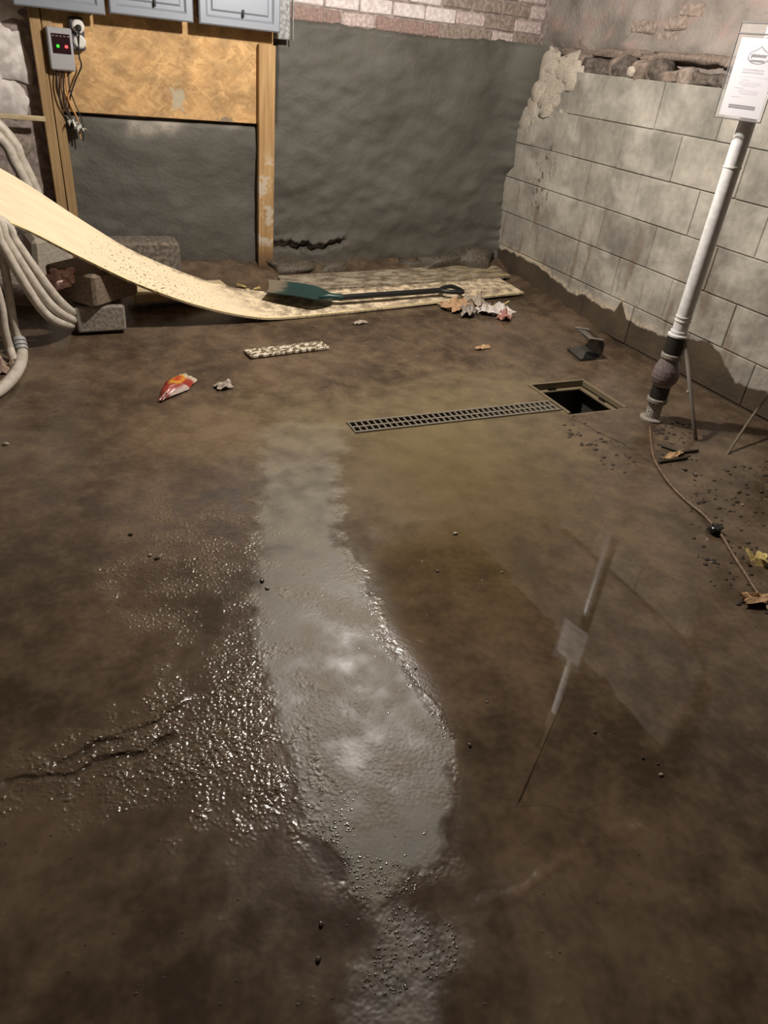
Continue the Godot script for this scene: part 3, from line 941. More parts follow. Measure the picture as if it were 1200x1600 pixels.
func build_shovel() -> void:
	var s := thing("shovel", "dark green shovel with a black D-grip handle lying on the planks", "shovel", Vector3.ZERO)
	var tip: Vector3 = Vector3(-1.754, 0.105, -0.01)
	var sock: Vector3 = Vector3(-1.433, 0.1, 0.118)
	var grip: Vector3 = Vector3(-0.625, 0.102, 0.033)
	var ax := (sock - tip).normalized()
	var side := Vector3.UP.cross(ax).normalized()     # towards the back wall or the room
	var up := ax.cross(side).normalized()
	if up.y < 0.0: up = -up
	var rows := []
	var low := []
	for i in 17:
		var u := i / 16.0
		var row := PackedVector3Array()
		var l := PackedVector3Array()
		var half := lerpf(0.118, 0.125, u)
		if u > 0.7: half = lerpf(0.125, 0.028, pow((u - 0.7) / 0.3, 1.5))
		for k in 13:
			var v := k / 6.0 - 1.0
			var bow := -0.028 * (1.0 - v * v) * (0.5 + 0.5 * u)
			var y := 0.02 * pow(1.0 - u, 1.6) + bow + 0.01 * sin(u * PI) + 0.012
			y -= 0.006 * exp(-pow(v * 6.0, 2.0)) * (1.0 - u)
			var q := tip + ax * (0.34 * u - 0.012 * v * v * (1.0 - u)) + side * (half * v) + up * y
			row.append(q)
			l.append(q - up * 0.004)
		rows.append(row)
		low.append(l)
	var st := sto()
	var cols := []
	for i in 17:
		var cr := PackedColorArray()
		for k in 13:
			var w := i / 16.0 + 0.10 * n1.get_noise_2d(k * 1.7, i * 1.3) - 0.012 * (k - 6)
			cr.append(Color(0.20, 0.17, 0.125).lerp(Color(0.012, 0.045, 0.04), sstep(0.16, 0.22, w)))
		cols.append(cr)
	surf(st, rows, false, false, cols)
	surf(st, low, false, true, cols)
	colf = func(_p): return Color(0.02, 0.05, 0.045)
	for k in 12:
		quad(st, rows[0][k], rows[0][k + 1], low[0][k + 1], low[0][k], -ax)
	for i in 16:
		quad(st, rows[i][0], rows[i + 1][0], low[i + 1][0], low[i][0], -side)
		quad(st, rows[i][12], rows[i + 1][12], low[i + 1][12], low[i][12], side)
	colf = null
	obj("blade", st, M.shovel_paint, s)
	st = sto()
	tube(st, [sock - ax * 0.08, sock - ax * 0.03 + up * 0.006, sock + (grip - sock).normalized() * 0.05], [0.008, 0.02, 0.0185], 14)
	obj("socket", st, M.green_dark, s)
	var d := (grip - sock).normalized()
	st = sto()
	tube(st, [sock + d * 0.03, sock + d * 0.2, grip - d * 0.12], 0.0155, 14)
	obj("handle", st, M.black_plastic, s)
	st = sto()
	var side2 := Vector3.UP.cross(d).normalized()
	var g0 := grip - d * 0.125
	var loop := []
	for k in 21:
		var t := PI * (k / 20.0 - 0.5)
		loop.append(g0 + d * 0.02 + d * (0.105 * (0.5 + 0.5 * sin(t * 2.0 + PI / 2) if false else cos(t))) + side2 * (0.05 * sin(t)) + Vector3(0, 0.006, 0))
	var left := smooth_path([g0, g0 + d * 0.03 + side2 * 0.03, g0 + d * 0.08 + side2 * 0.052, g0 + d * 0.125 + side2 * 0.05, g0 + d * 0.125 - side2 * 0.05, g0 + d * 0.08 - side2 * 0.052, g0 + d * 0.03 - side2 * 0.03, g0], 5)
	tube(st, left, 0.0125, 10)
	obj("grip", st, M.black_plastic, s)

# ---------------------------------------------------------------- left heap: blocks and hoses
func build_left() -> void:
	var st := sto()
	bx(st, Vector3(-2.62, 0.098, 0.215), Vector3(0.215, 0.115, 0.18), 0.008, Basis(Vector3.UP, 0.02), 0.004)
	tag(obj("concrete_block", st, M.block_dark), "lower concrete block on the floor, under the tilted block by the hoses", "block")
	st = sto()
	bx(st, Vector3(-2.625, 0.232, 0.16), Vector3(0.29, 0.14, 0.27), 0.012, Basis(Vector3.UP, 0.75), 0.006)
	tag(obj("concrete_block", st, M.block_brown), "upper concrete block turned corner-on beneath the cream bent plank", "block")
	st = sto()
	bx(st, Vector3(-2.32, 0.17, -0.48), Vector3(0.39, 0.19, 0.16), 0.012, Basis(), 0.006)
	tag(obj("concrete_block", st, M.block_muddy), "mud-topped concrete block standing against the back wall behind the bent plank", "block")
	st = sto()
	bx(st, Vector3(-2.786, 0.224, -0.3), Vector3(0.19, 0.22, 0.18), 0.02, Basis(Vector3.UP, 0.2), 0.01)
	tag(obj("concrete_block", st, M.lump), "pale block behind the hoses, above the pink insulation", "block")
	st = sto()
	bx(st, Vector3(-2.947, 0.069, -0.2), Vector3(0.28, 0.2, 0.2), 0.02, Basis(Vector3.UP, -0.2), 0.01)
	tag(obj("concrete_block", st, M.rubble_pale), "grey block in the shade behind the three curved hoses", "block")
	# pink insulation
	st = sto()
	for i in 14:
		var c: Vector3 = Vector3(-2.776, 0.257, 0.22)
		c += Vector3(rng.randf_range(-0.06, 0.07), rng.randf_range(-0.02, 0.03), rng.randf_range(-0.05, 0.05))
		stone(st, c, Vector3(0.07, 0.045, 0.06), 0.9, 12, 9, Basis(Vector3.UP, rng.randf() * 6.0))
	tag(obj("insulation_tuft", st, M.pink), "torn tuft of pink insulation beside the upper concrete block", "insulation")
	# hoses
	var H := [
		[[Vector3(-3.64, 1.05, 0.5), Vector3(-3.3, 0.78, 0.48), Vector3(-3.005, 0.57, 0.46), Vector3(-2.965, 0.47, 0.46), Vector3(-2.92, 0.347, 0.46), Vector3(-2.872, 0.227, 0.45), Vector3(-2.828, 0.154, 0.43), Vector3(-2.772, 0.1, 0.36), Vector3(-2.729, 0.048, 0.22)], "white hose lowest of the three that curve behind the blocks"],
		[[Vector3(-3.64, 1.0, 0.44), Vector3(-3.3, 0.76, 0.44), Vector3(-2.984, 0.564, 0.43), Vector3(-2.944, 0.473, 0.43), Vector3(-2.891, 0.349, 0.43), Vector3(-2.836, 0.232, 0.42), Vector3(-2.791, 0.168, 0.4), Vector3(-2.745, 0.109, 0.32), Vector3(-2.714, 0.065, 0.2)], "white hose between the lower and upper of the three curved hoses"],
		[[Vector3(-3.64, 0.95, 0.38), Vector3(-3.3, 0.72, 0.385), Vector3(-2.965, 0.545, 0.39), Vector3(-2.914, 0.458, 0.39), Vector3(-2.859, 0.348, 0.39), Vector3(-2.801, 0.238, 0.38), Vector3(-2.76, 0.173, 0.35), Vector3(-2.729, 0.124, 0.28), Vector3(-2.704, 0.084, 0.18)], "white hose uppermost of the three, touching the pink insulation"],
	]
	for h in H:
		st = sto()
		tube(st, smooth_path(h[0], 5), 0.0185, 12)
		tag(obj("hose", st, M.hose), h[1], "hose")
	for h in [[[Vector3(-3.64, 1.25, -0.36), Vector3(-3.25, 1.05, -0.33), Vector3(-2.927, 0.753, -0.3), Vector3(-2.873, 0.651, -0.3), Vector3(-2.831, 0.53, -0.3), Vector3(-2.774, 0.285, -0.3), Vector3(-2.735, 0.189, -0.29), Vector3(-2.674, 0.082, -0.26), Vector3(-2.6, 0.02, -0.22)], "pale hose emerging above the bent plank, left one of the pair"],
			[[Vector3(-3.64, 1.3, -0.42), Vector3(-3.2, 1.08, -0.38), Vector3(-2.891, 0.763, -0.34), Vector3(-2.841, 0.647, -0.34), Vector3(-2.8, 0.524, -0.34), Vector3(-2.742, 0.29, -0.34), Vector3(-2.704, 0.184, -0.33), Vector3(-2.641, 0.069, -0.3), Vector3(-2.566, 0.007, -0.26)], "pale hose emerging above the bent plank, right one of the pair"]]:
		st = sto()
		tube(st, smooth_path(h[0], 5), 0.024, 12)
		tag(obj("hose", st, M.hose), h[1], "hose")
	st = sto()
	tube(st, smooth_path([Vector3(-3.64, 0.95, 0.5), Vector3(-3.2, 0.74, 0.47), Vector3(-3.03, 0.52, 0.44), Vector3(-2.973, 0.419, 0.42), Vector3(-2.967, 0.332, 0.42), Vector3(-2.97, 0.229, 0.42), Vector3(-2.971, 0.135, 0.42), Vector3(-2.965, 0.072, 0.42)], 5), 0.017, 12)
	var vh := obj("hose", st, M.hose)
	tag(vh, "white hose dropping straight down at the left edge into a collar", "hose")
	st = sto()
	tube(st, smooth_path([Vector3(-3.64, 1.3, 0.7), Vector3(-3.2, 0.95, 0.57), Vector3(-3.05, 0.55, 0.53), Vector3(-3.004, 0.286, 0.52), Vector3(-3.005, 0.144, 0.52), Vector3(-2.999, 0.063, 0.52), Vector3(-2.987, 0.03, 0.586)], 5), 0.017, 12)
	tag(obj("hose", st, M.hose), "short white hose standing at the left edge beside the collared hose", "hose")
	var fh := thing("drain_hose", "thick white hose with a ribbed collar curving across the floor at left", "hose")
	st = sto()
	var path := [Vector3(-2.964, 0.079, 0.44), Vector3(-2.958, 0.035, 0.489), Vector3(-2.969, 0.03, 0.617), Vector3(-3, 0.026, 0.736), Vector3(-3.039, 0.026, 0.835), Vector3(-3.088, 0.026, 0.902), Vector3(-3.169, 0.026, 0.975), Vector3(-3.64, 0.026, 1.15)]
	tube(st, smooth_path(path, 6), 0.023, 14)
	obj("tube", st, M.hose, fh)
	for i in 3:
		st = sto()
		var c: Vector3 = path[0].lerp(path[1], 0.1 + 0.28 * i)
		tube(st, [c, c + (path[1] - path[0]).normalized() * 0.014], 0.028, 14)
		obj("collar", st, M.case_grey, fh)
	# small dirty rags left
	st = sto()
	crumple(st, Vector3(-3.029, 0.004, 0.596), 0.12, 0.12, 0.04, 0.4, 7.7)
	tag(obj("rag", st, M.rag), "dirty crumpled rag inside the curve of the thick hose", "rag")

# ---------------------------------------------------------------- discharge pipe, sign, tubing
func build_pipe() -> void:
	var p := thing("discharge_pipe", "white plastic discharge pipe rising from the floor past the block wall", "pipe", Vector3(-0.519, 0, 1.614))
	var z := Vector3.ZERO
	var st := sto()
	lathe(st, z, [[0.034, 0.372], [0.034, 0.395], [0.0302, 0.396], [0.0302, 1.87]], 36)
	obj("upper_pipe", st, M.pvc, p)
	st = sto()
	lathe(st, z, [[0.0, 0.372], [0.041, 0.372], [0.041, 0.380], [0.036, 0.382], [0.0, 0.382]], 32)
	obj("pipe_lip", st, M.pvc, p)
	st = sto()
	lathe(st, z, [[0.0, 0.298], [0.036, 0.298], [0.0385, 0.302], [0.0385, 0.368], [0.036, 0.372], [0.0, 0.372]], 32)
	obj("rubber_coupling", st, M.rubber, p)
	st = sto()
	lathe(st, z, [[0.0, 0.278], [0.040, 0.278], [0.042, 0.283], [0.042, 0.295], [0.039, 0.3], [0.0, 0.3]], 32)
	obj("clamp_ring", st, M.clamp, p)
	st = sto()
	lathe(st, z, [[0.0, 0.172], [0.044, 0.172], [0.051, 0.178], [0.055, 0.195], [0.055, 0.212], [0.052, 0.232], [0.045, 0.252], [0.039, 0.268], [0.036, 0.28], [0.0, 0.28]], 36)
	obj("check_valve", st, M.valve, p)
	st = sto()
	lathe(st, z, [[0.0, 0.158], [0.038, 0.158], [0.041, 0.162], [0.041, 0.170], [0.038, 0.174], [0.0, 0.174]], 32)
	obj("clamp_ring", st, M.clamp, p)
	st = sto()
	lathe(st, z, [[0.0, 0.1], [0.036, 0.1], [0.0375, 0.104], [0.0375, 0.155], [0.036, 0.16], [0.0, 0.16]], 32)
	obj("rubber_coupling", st, M.rubber, p)
	st = sto()
	lathe(st, z, [[0.0, 0.082], [0.041, 0.082], [0.043, 0.086], [0.043, 0.098], [0.04, 0.102], [0.0, 0.102]], 32)
	obj("clamp_ring", st, M.clamp, p)
	st = sto()
	lathe(st, z, [[0.0303, 0.0], [0.0303, 0.084]], 32)
	obj("lower_pipe", st, M.pvc_flaked, p)
	st = sto()
	lathe(st, z, [[0.0, 0.0], [0.05, 0.0], [0.05, 0.008], [0.04, 0.013], [0.031, 0.014]], 32)
	obj("floor_flange", st, M.clamp, p)
	st = sto()
	lathe(st, z, [[0.0, 1.84], [0.037, 1.84], [0.039, 1.845], [0.039, 1.96], [0.0302, 1.965], [0.0302, 2.2]], 28)
	obj("upper_coupling", st, M.old_wood, p)
	for y in [0.436, 0.452, 1.0]:
		st = sto()
		lathe(st, Vector3(0, y, 0), [[0.0302, -0.003], [0.0325, -0.0025], [0.0325, 0.0025], [0.0302, 0.003]], 32)
		bx(st, Vector3(0.022, 0, -0.027) + Vector3(0, y, 0), Vector3(0.009, 0.006, 0.007), 0.001)
		obj("cable_tie", st, M.white_plastic, p)
	# paper notice in a clear pocket
	var s := thing("hanging_notice", "printed white notice in a clear pocket hung on the white pipe", "notice", Vector3(-0.592, 1.27, 1.634), -1.309)
	# local x runs along the sheet, z faces the room
	st = sto()
	uvf = func(q: Vector3): return Vector2(q.x / 0.146 + 0.5, 0.5 - (q.y - 0.0) / 0.226)
	bx(st, Vector3(0.002, 0.001, 0), Vector3(0.146, 0.226, 0.0008), 0.0003)
	uvf = null
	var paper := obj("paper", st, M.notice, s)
	st = sto()
	bx(st, Vector3(0.0, 0.018, 0.0022), Vector3(0.172, 0.278, 0.0008), 0.0003)
	obj("clear_pocket", st, M.clear, s)
	for q in [[Vector3(0, -0.12, 0.003), Vector3(0.175, 0.005, 0.003)], [Vector3(-0.0855, 0.018, 0.003), Vector3(0.004, 0.278, 0.003)], [Vector3(0.0855, 0.018, 0.003), Vector3(0.004, 0.278, 0.003)], [Vector3(0, 0.125, 0.003), Vector3(0.175, 0.005, 0.003)], [Vector3(0, 0.155, 0.003), Vector3(0.175, 0.005, 0.003)]]:
		st = sto()
		bx(st, q[0], q[1], 0.001)
		obj("pocket_seam", st, M.seam, s)
	var tm := TextMesh.new()
	tm.text = "pioneer"
	var fnt := SystemFont.new()
	fnt.font_names = ["Droid Sans"]
	fnt.font_weight = 700
	tm.font = fnt
	tm.font_size = 32
	tm.pixel_size = 0.00046
	tm.depth = 0.0006
	var ti := MeshInstance3D.new()
	ti.name = "logo_lettering"
	ti.mesh = tm
	ti.material_override = M.ink
	ti.position = Vector3(0.007, 0.0665, 0.0012)
	paper.add_child(ti, true)
	# cord tie holding the pocket
	st = sto()
	tube(st, smooth_path([Vector3(0.03, 0.15, 0.004), Vector3(0.045, 0.19, -0.02), Vector3(0.05, 0.22, -0.05), Vector3(0.03, 0.225, -0.085)], 5), 0.004, 8)
	obj("hanging_tie", st, M.white_plastic, s)
	# thin tubing that leaves the pipe and enters the floor
	var tb := thing("float_tube", "thin grey tube tied to the white pipe and running down to the floor", "tube")
	st = sto()
	var t0 := Vector3(-0.478, 0.43, 1.592)
	tube(st, smooth_path([Vector3(-0.481, 0.5, 1.594), t0, Vector3(-0.507, 0.368, 1.64), Vector3(-0.503, 0.302, 1.68), Vector3(-0.51, 0.216, 1.74), Vector3(-0.505, 0.125, 1.79), Vector3(-0.485, 0.044, 1.82), Vector3(-0.458, -0.01, 1.824)], 5), 0.0085, 10)
	obj("tube", st, M.grey_tube, tb)
	st = sto()
	var ck: Vector3 = Vector3(-0.499, 0.186, 1.745)
	tube(st, [ck - Vector3(0, 0.008, 0), ck + Vector3(0, 0.008, 0)], 0.0125, 12)
	bx(st, ck + Vector3(-0.016, 0, 0.006), Vector3(0.014, 0.01, 0.012), 0.002)
	obj("clip", st, M.clamp, tb)
	st = sto()
	tube(st, smooth_path([Vector3(-0.44, -0.005, 1.97), Vector3(-0.362, 0.032, 1.93), Vector3(-0.26, 0.084, 1.88), Vector3(-0.154, 0.132, 1.83), Vector3(0.054, 0.229, 1.74)], 5), 0.0055, 8)
	tag(obj("ground_wire", st, M.wire_muddy), "thin muddy wire slanting from the floor toward the block wall, right of the pipe", "wire")
	st = sto()
	var cord := [Vector3(-0.593, 0.004, 1.688), Vector3(-0.688, 0.006, 1.801), Vector3(-0.778, 0.006, 1.917), Vector3(-0.834, 0.006, 2.021), Vector3(-0.875, 0.006, 2.126), Vector3(-0.897, 0.006, 2.223), Vector3(-0.904, 0.007, 2.3), Vector3(-0.924, 0.01, 2.36), Vector3(-0.946, 0.006, 2.433), Vector3(-0.994, 0.005, 2.527), Vector3(-1.044, 0.005, 2.63), Vector3(-1.101, 0.005, 2.751), Vector3(-1.176, 0.005, 2.942)]
	tube(st, smooth_path(cord, 6), 0.005, 8)
	tag(obj("muddy_cord", st, M.cord_brown), "brown muddy cord snaking along the floor from the pipe to the right", "cord")

# ---------------------------------------------------------------- drain
func build_drain() -> void:
	var g := thing("drain_grate", "long slotted drain grate let into the floor, leading to the pit", "grate")
	var L := PX0 - 0.012 - CX0
	var st := sto()
	for z in [CZ0 + 0.006, CZ1 - 0.006]:
		st = sto()
		bx(st, Vector3((CX0 + PX0 - 0.012) / 2, -0.001, z), Vector3(L, 0.016, 0.010), 0.002)
		obj("side_rail", st, M.grate, g)
	st = sto()
	bx(st, Vector3((CX0 + PX0 - 0.012) / 2, -0.001, (CZ0 + CZ1) / 2), Vector3(L, 0.014, 0.009), 0.002)
	obj("middle_rail", st, M.grate, g)
	var bar := sto()
	bx(bar, Vector3.ZERO, Vector3(0.0072, 0.012, CZ1 - CZ0 - 0.010), 0.002)
	var bm := bar.commit()
	var n := 36
	for i in n + 1:
		var o := MeshInstance3D.new()
		o.name = "bar"
		o.mesh = bm
		o.material_override = M.grate
		o.position = Vector3(CX0 + 0.006 + (L - 0.012) * i / n, -0.001, (CZ0 + CZ1) / 2)
		g.add_child(o, true)
	# sump pit
	var p := thing("sump_pit", "open square sump pit with a pale rim sunk in the floor", "pit")
	st = sto()
	var lip := 0.012
	for q in [[Vector3((PX0 + PX1) / 2, -0.01, PZ0 + lip / 2), Vector3(PX1 - PX0, 0.03, lip)], [Vector3((PX0 + PX1) / 2, -0.012, PZ1 - lip / 2), Vector3(PX1 - PX0, 0.02, lip)], [Vector3(PX0 + lip / 2, -0.008, (PZ0 + PZ1) / 2), Vector3(lip, 0.03, PZ1 - PZ0 - lip * 2)], [Vector3(PX1 - lip / 2, -0.011, (PZ0 + PZ1) / 2), Vector3(lip, 0.026, PZ1 - PZ0 - lip * 2)]]:
		st = sto()
		bx(st, q[0], q[1], 0.002)
		obj("rim", st, M.rim, p)
	var led := 0.024
	for q in [[Vector3((PX0 + PX1) / 2, -0.032, PZ0 + lip + led / 2), Vector3(PX1 - PX0 - lip * 2, 0.01, led)], [Vector3(PX1 - lip - led / 2, -0.032, (PZ0 + PZ1) / 2), Vector3(led, 0.01, PZ1 - PZ0 - lip * 2 - led)]]:
		st = sto()
		bx(st, q[0], q[1], 0.002)
		obj("ledge", st, M.rim, p)
	for q in [[Vector3(PX0 + 0.13, -0.0255, PZ0 + 0.024), Vector3(0.045, 0.004, 0.012)], [Vector3(PX1 - 0.024, -0.0255, PZ0 + 0.18), Vector3(0.012, 0.004, 0.045)]]:
		st = sto()
		bx(st, q[0], q[1], 0.001)
		obj("lid_slot", st, M.black_wet, p)
	st = sto()
	var a := 0.002
	var dd := -0.5
	for q in [[Vector3((PX0 + PX1) / 2, -0.27, PZ0 - a), Vector3(PX1 - PX0 + 0.02, 0.46, 0.01)], [Vector3((PX0 + PX1) / 2, -0.27, PZ1 + a), Vector3(PX1 - PX0 + 0.02, 0.46, 0.01)], [Vector3(PX1 + a, -0.27, (PZ0 + PZ1) / 2), Vector3(0.01, 0.46, PZ1 - PZ0)], [Vector3(PX0 - a, -0.32, (PZ0 + PZ1) / 2), Vector3(0.01, 0.36, PZ1 - PZ0)]]:
		bx(st, q[0], q[1], 0.001)
	obj("basin", st, M.basin, p)
	st = sto()
	bx(st, Vector3((PX0 + PX1) / 2, dd + 0.02, (PZ0 + PZ1) / 2), Vector3(PX1 - PX0, 0.02, PZ1 - PZ0), 0.001)
	obj("sump_water", st, M.black_wet, p)
	# black channel piece standing on its side
	st = sto()
	var prof := [Vector2(-0.375, 0.004), Vector2(-0.30, 0.003), Vector2(-0.262, 0.008), Vector2(-0.243, 0.026), Vector2(-0.240, 0.055), Vector2(-0.244, 0.084), Vector2(-0.258, 0.100), Vector2(-0.30, 0.108), Vector2(-0.352, 0.118)]
	var rows := []
	var inn := []
	for i in prof.size():
		var q: Vector2 = prof[i]
		var t: Vector2 = (prof[mini(i + 1, prof.size() - 1)] - prof[maxi(i - 1, 0)]).normalized()
		var nn := Vector2(-t.y, t.x)
		var r := PackedVector3Array()
		var s := PackedVector3Array()
		for k in 5:
			var zz := 0.80 + 0.155 * k / 4.0
			var sk := 0.03 * k / 4.0
			var y0 := floor_h(-0.3, zz)
			r.append(Vector3(q.x - sk, q.y + y0, zz))
			s.append(Vector3(q.x - sk + nn.x * 0.007, q.y + y0 + nn.y * 0.007, zz))
		rows.append(r)
		inn.append(s)
	surf(st, rows, false, true)
	surf(st, inn, false, false)
	for i in prof.size() - 1:
		for k in [0, 4]:
			quad(st, rows[i][k], rows[i + 1][k], inn[i + 1][k], inn[i][k], Vector3(0, 0, -1 if k == 0 else 1))
	for i in [0, prof.size() - 1]:
		for k in 4:
			quad(st, rows[i][k], rows[i][k + 1], inn[i][k + 1], inn[i][k], Vector3(-1, 0, 0))
	var br := thing("channel_offcut", "black curved plastic channel offcut standing on the floor before the block wall", "offcut")
	obj("shell", st, M.black_gloss, br)
	for k in 2:
		st = sto()
		tube(st, [Vector3(-0.35 - 0.03 * k, 0.120, 0.802 + 0.152 * k), Vector3(-0.262 - 0.03 * k, 0.105, 0.802 + 0.152 * k)], 0.006, 8)
		obj("lip", st, M.clamp, br)

# ---------------------------------------------------------------- litter
func build_litter() -> void:
	var st := sto()
	var a: Vector3 = Vector3(-2.023, 0.009, 0.623)
	var b: Vector3 = Vector3(-1.659, 0.011, 0.573)
	uvf = func(p: Vector3): return Vector2((p.x + 2.05) / 0.45, (p.z - 0.45) / 0.25)
	var c := (a + b) / 2
	c.y = floor_h(c.x, c.z) + 0.009
	bx(st, c, Vector3(0.40, 0.013, 0.085), 0.002, Basis(Vector3.UP, atan2(-(b.z - a.z), b.x - a.x)))
	uvf = null
	tag(obj("painted_batten", st, M.peeling), "short flat batten with peeling white paint, wet on the floor", "batten")
	# crisp packet
	var w := thing("snack_wrapper", "crumpled red and yellow snack wrapper lying on the brown floor", "wrapper", Vector3(-2.421, 0, 0.924), 0.95)
	w.position.y = floor_h(w.position.x, w.position.z)
	st = sto()
	var rows := []
	var cols := []
	for i in 13:
		var row := PackedVector3Array()
		var cr := PackedColorArray()
		var u := i / 12.0
		var half := lerpf(0.010, 0.05, sstep(0.0, 0.6, u))
		for k in 11:
			var v := k / 5.0 - 1.0
			var y := (0.03 * sin(u * 2.6) * (1.0 - v * v) + 0.006) * (1.0 + 0.5 * n2.get_noise_2d(u * 7.0, v * 3.0)) + 0.006 * absf(n2.get_noise_2d(u * 20.0, v * 12.0))
			row.append(Vector3(0.12 - 0.24 * (1.0 - u), y + 0.002, half * v * (1.0 + 0.2 * n2.get_noise_2d(u * 9.0, v * 4.0 + 6.0))))
			var col := Color(0.30, 0.04, 0.025)
			var e := Vector2((u - 0.66) / 0.2, v / 0.6).length()
			if e < 1.0: col = Color(0.62, 0.33, 0.03)
			if e < 0.75: col = Color(0.50, 0.08, 0.02) if absf(v) < 0.2 else Color(0.6, 0.25, 0.03)
			if u > 0.88: col = Color(0.5, 0.42, 0.32)
			if v > 0.7 and u < 0.6: col = Color(0.5, 0.4, 0.36)
			if u < 0.22: col = Color(0.16, 0.03, 0.02)
			cr.append(col)
		rows.append(row)
		cols.append(cr)
	surf(st, rows, false, true, cols)
	obj("foil", st, M.foil, w)
	# crumpled litter in front of the planks
	var bits := [
		[Vector3(-0.704, 0.03, 0.167), 0.17, 0.13, 0.05, 0.3, M.tan_paper, "tan crumpled paper, leftmost scrap of the litter below the planks", "paper"],
		[Vector3(-0.679, 0.03, 0.273), 0.13, 0.09, 0.05, 1.2, M.clear_film, "dull crumpled plastic film beside the tan paper below the planks", "plastic film"],
		[Vector3(-0.566, 0.03, 0.171), 0.14, 0.12, 0.06, 2.4, M.grey_paper, "grey wad of paper in the middle of the litter below the planks", "paper"],
		[Vector3(-0.512, 0.025, 0.278), 0.2, 0.1, 0.05, -0.5, M.white_film, "bright white torn film, right of the grey wad of litter", "plastic film"],
		[Vector3(-0.487, 0.025, 0.349), 0.11, 0.08, 0.045, 0.8, M.pink_rag, "faded pink scrap at the right end of the litter heap", "rag"]]
	var i := 0
	for q in bits:
		st = sto()
		var p: Vector3 = q[0]
		p.y = floor_h(p.x, p.z)
		crumple(st, p, q[1], q[2], q[3] * 0.85, q[4], 11.0 + i * 5.3, 0.004, 13)
		tag(obj("litter_scrap", st, q[5]), q[6], q[7])
		i += 1
	st = sto()
	var s0: Vector3 = Vector3(-0.562, 0.05, 0.281)
	var s1: Vector3 = Vector3(-0.362, 0.07, 0.189)
	tube(st, smooth_path([s0, s0.lerp(s1, 0.4) + Vector3(0, 0.012, 0), s0.lerp(s1, 0.75) - Vector3(0, 0.004, 0), s1], 4), [0.004, 0.007, 0.008, 0.008, 0.008, 0.007, 0.008, 0.008, 0.007, 0.006, 0.006, 0.006, 0.005], 7)
	tag(obj("splinter", st, M.chip_yellow), "yellowish wood splinter poking out above the white torn film", "splinter")
	for q in [[Vector3(-1.357, 0.024, 0.316), 0.075, 0.03, 0.012, M.grey_paper, "flat pale scrap on the floor just below the long plank"], [Vector3(-0.841, 0.005, 0.716), 0.10, 0.03, 0.012, M.tan_paper, "thin buff scrap lying on the floor between litter and grate"], [Vector3(-2.221, 0, 0.931), 0.07, 0.05, 0.018, M.grey_paper, "small grey scrap of grit and film right of the red wrapper"], [Vector3(-0.681, 0, 1.925), 0.11, 0.03, 0.012, M.leaf, "wet tan leaf scrap on the floor just right of the brown cord"]]:
		st = sto()
		var p: Vector3 = q[0]
		p.y = floor_h(p.x, p.z)
		crumple(st, p, q[1], q[2], q[3], 0.25, 21.0 + q[1] * 50.0, 0.003)
		tag(obj("floor_scrap", st, q[4]), q[5], "scrap")
	# wood slivers by the pipe
	for q in [[Vector3(-0.784, 0.006, 1.953), Vector3(-0.636, 0.006, 1.953), 0.012, "dark wet wood sliver beneath the tan leaf scrap"], [Vector3(-0.653, 0.006, 1.911), Vector3(-0.541, 0.006, 1.916), 0.009, "dark sliver just above the tan leaf scrap"], [Vector3(-0.673, 0.006, 1.845), Vector3(-0.639, 0.006, 1.903), 0.008, "dark sliver slanting down from the pipe foot"]]:
		st = sto()
		var d: Vector3 = q[1] - q[0]
		bx(st, (q[0] + q[1]) / 2, Vector3(d.length(), 0.009, q[2]), 0.002, Basis(Vector3.UP, atan2(-d.z, d.x)))
		tag(obj("wood_sliver", st, M.dark_wood), q[3], "sliver")
	st = sto()
	stone(st, Vector3(-0.944, 0.012, 2.393), Vector3(0.05, 0.03, 0.04), 0.4, 10, 8)
	tag(obj("mud_lump", st, M.black_gloss), "black wet lump touching the brown cord on the floor", "lump")
	# leaves
	var lf := thing("dead_leaf", "yellow curled dead leaf at the right edge of the floor", "leaf", Vector3(-0.938, 0, 2.572), 0.5)
	st = sto()
	var arms := [[0.0, 0.05], [1.3, 0.055], [2.5, 0.042], [3.7, 0.05], [5.0, 0.058]]
	for q in arms:
		var d := Vector3(cos(q[0]), 0, sin(q[0]))
		var sd := Vector3(-d.z, 0, d.x)
		var r := []
		for k in 6:
			var t := k / 5.0
			var half := 0.017 * sin(PI * clampf(0.25 + t * 0.75, 0.0, 1.0))
			var y := 0.01 + 0.016 * sin(t * 3.0 + q[0])
			r.append(PackedVector3Array([d * (q[1] * t) - sd * half + Vector3(0, y, 0), d * (q[1] * t) + Vector3(0, y - 0.004, 0), d * (q[1] * t) + sd * half + Vector3(0, y, 0)]))
		surf(st, r, false, false)
	obj("blade", st, M.leaf_yellow, lf)
	st = sto()
	crumple(st, Vector3(-1.096, 0, 2.717), 0.11, 0.045, 0.02, -0.3, 4.4, 0.004)
	tag(obj("dead_leaf", st, M.leaf), "rolled brown and pale leaf at the right edge, below the yellow leaf", "leaf")
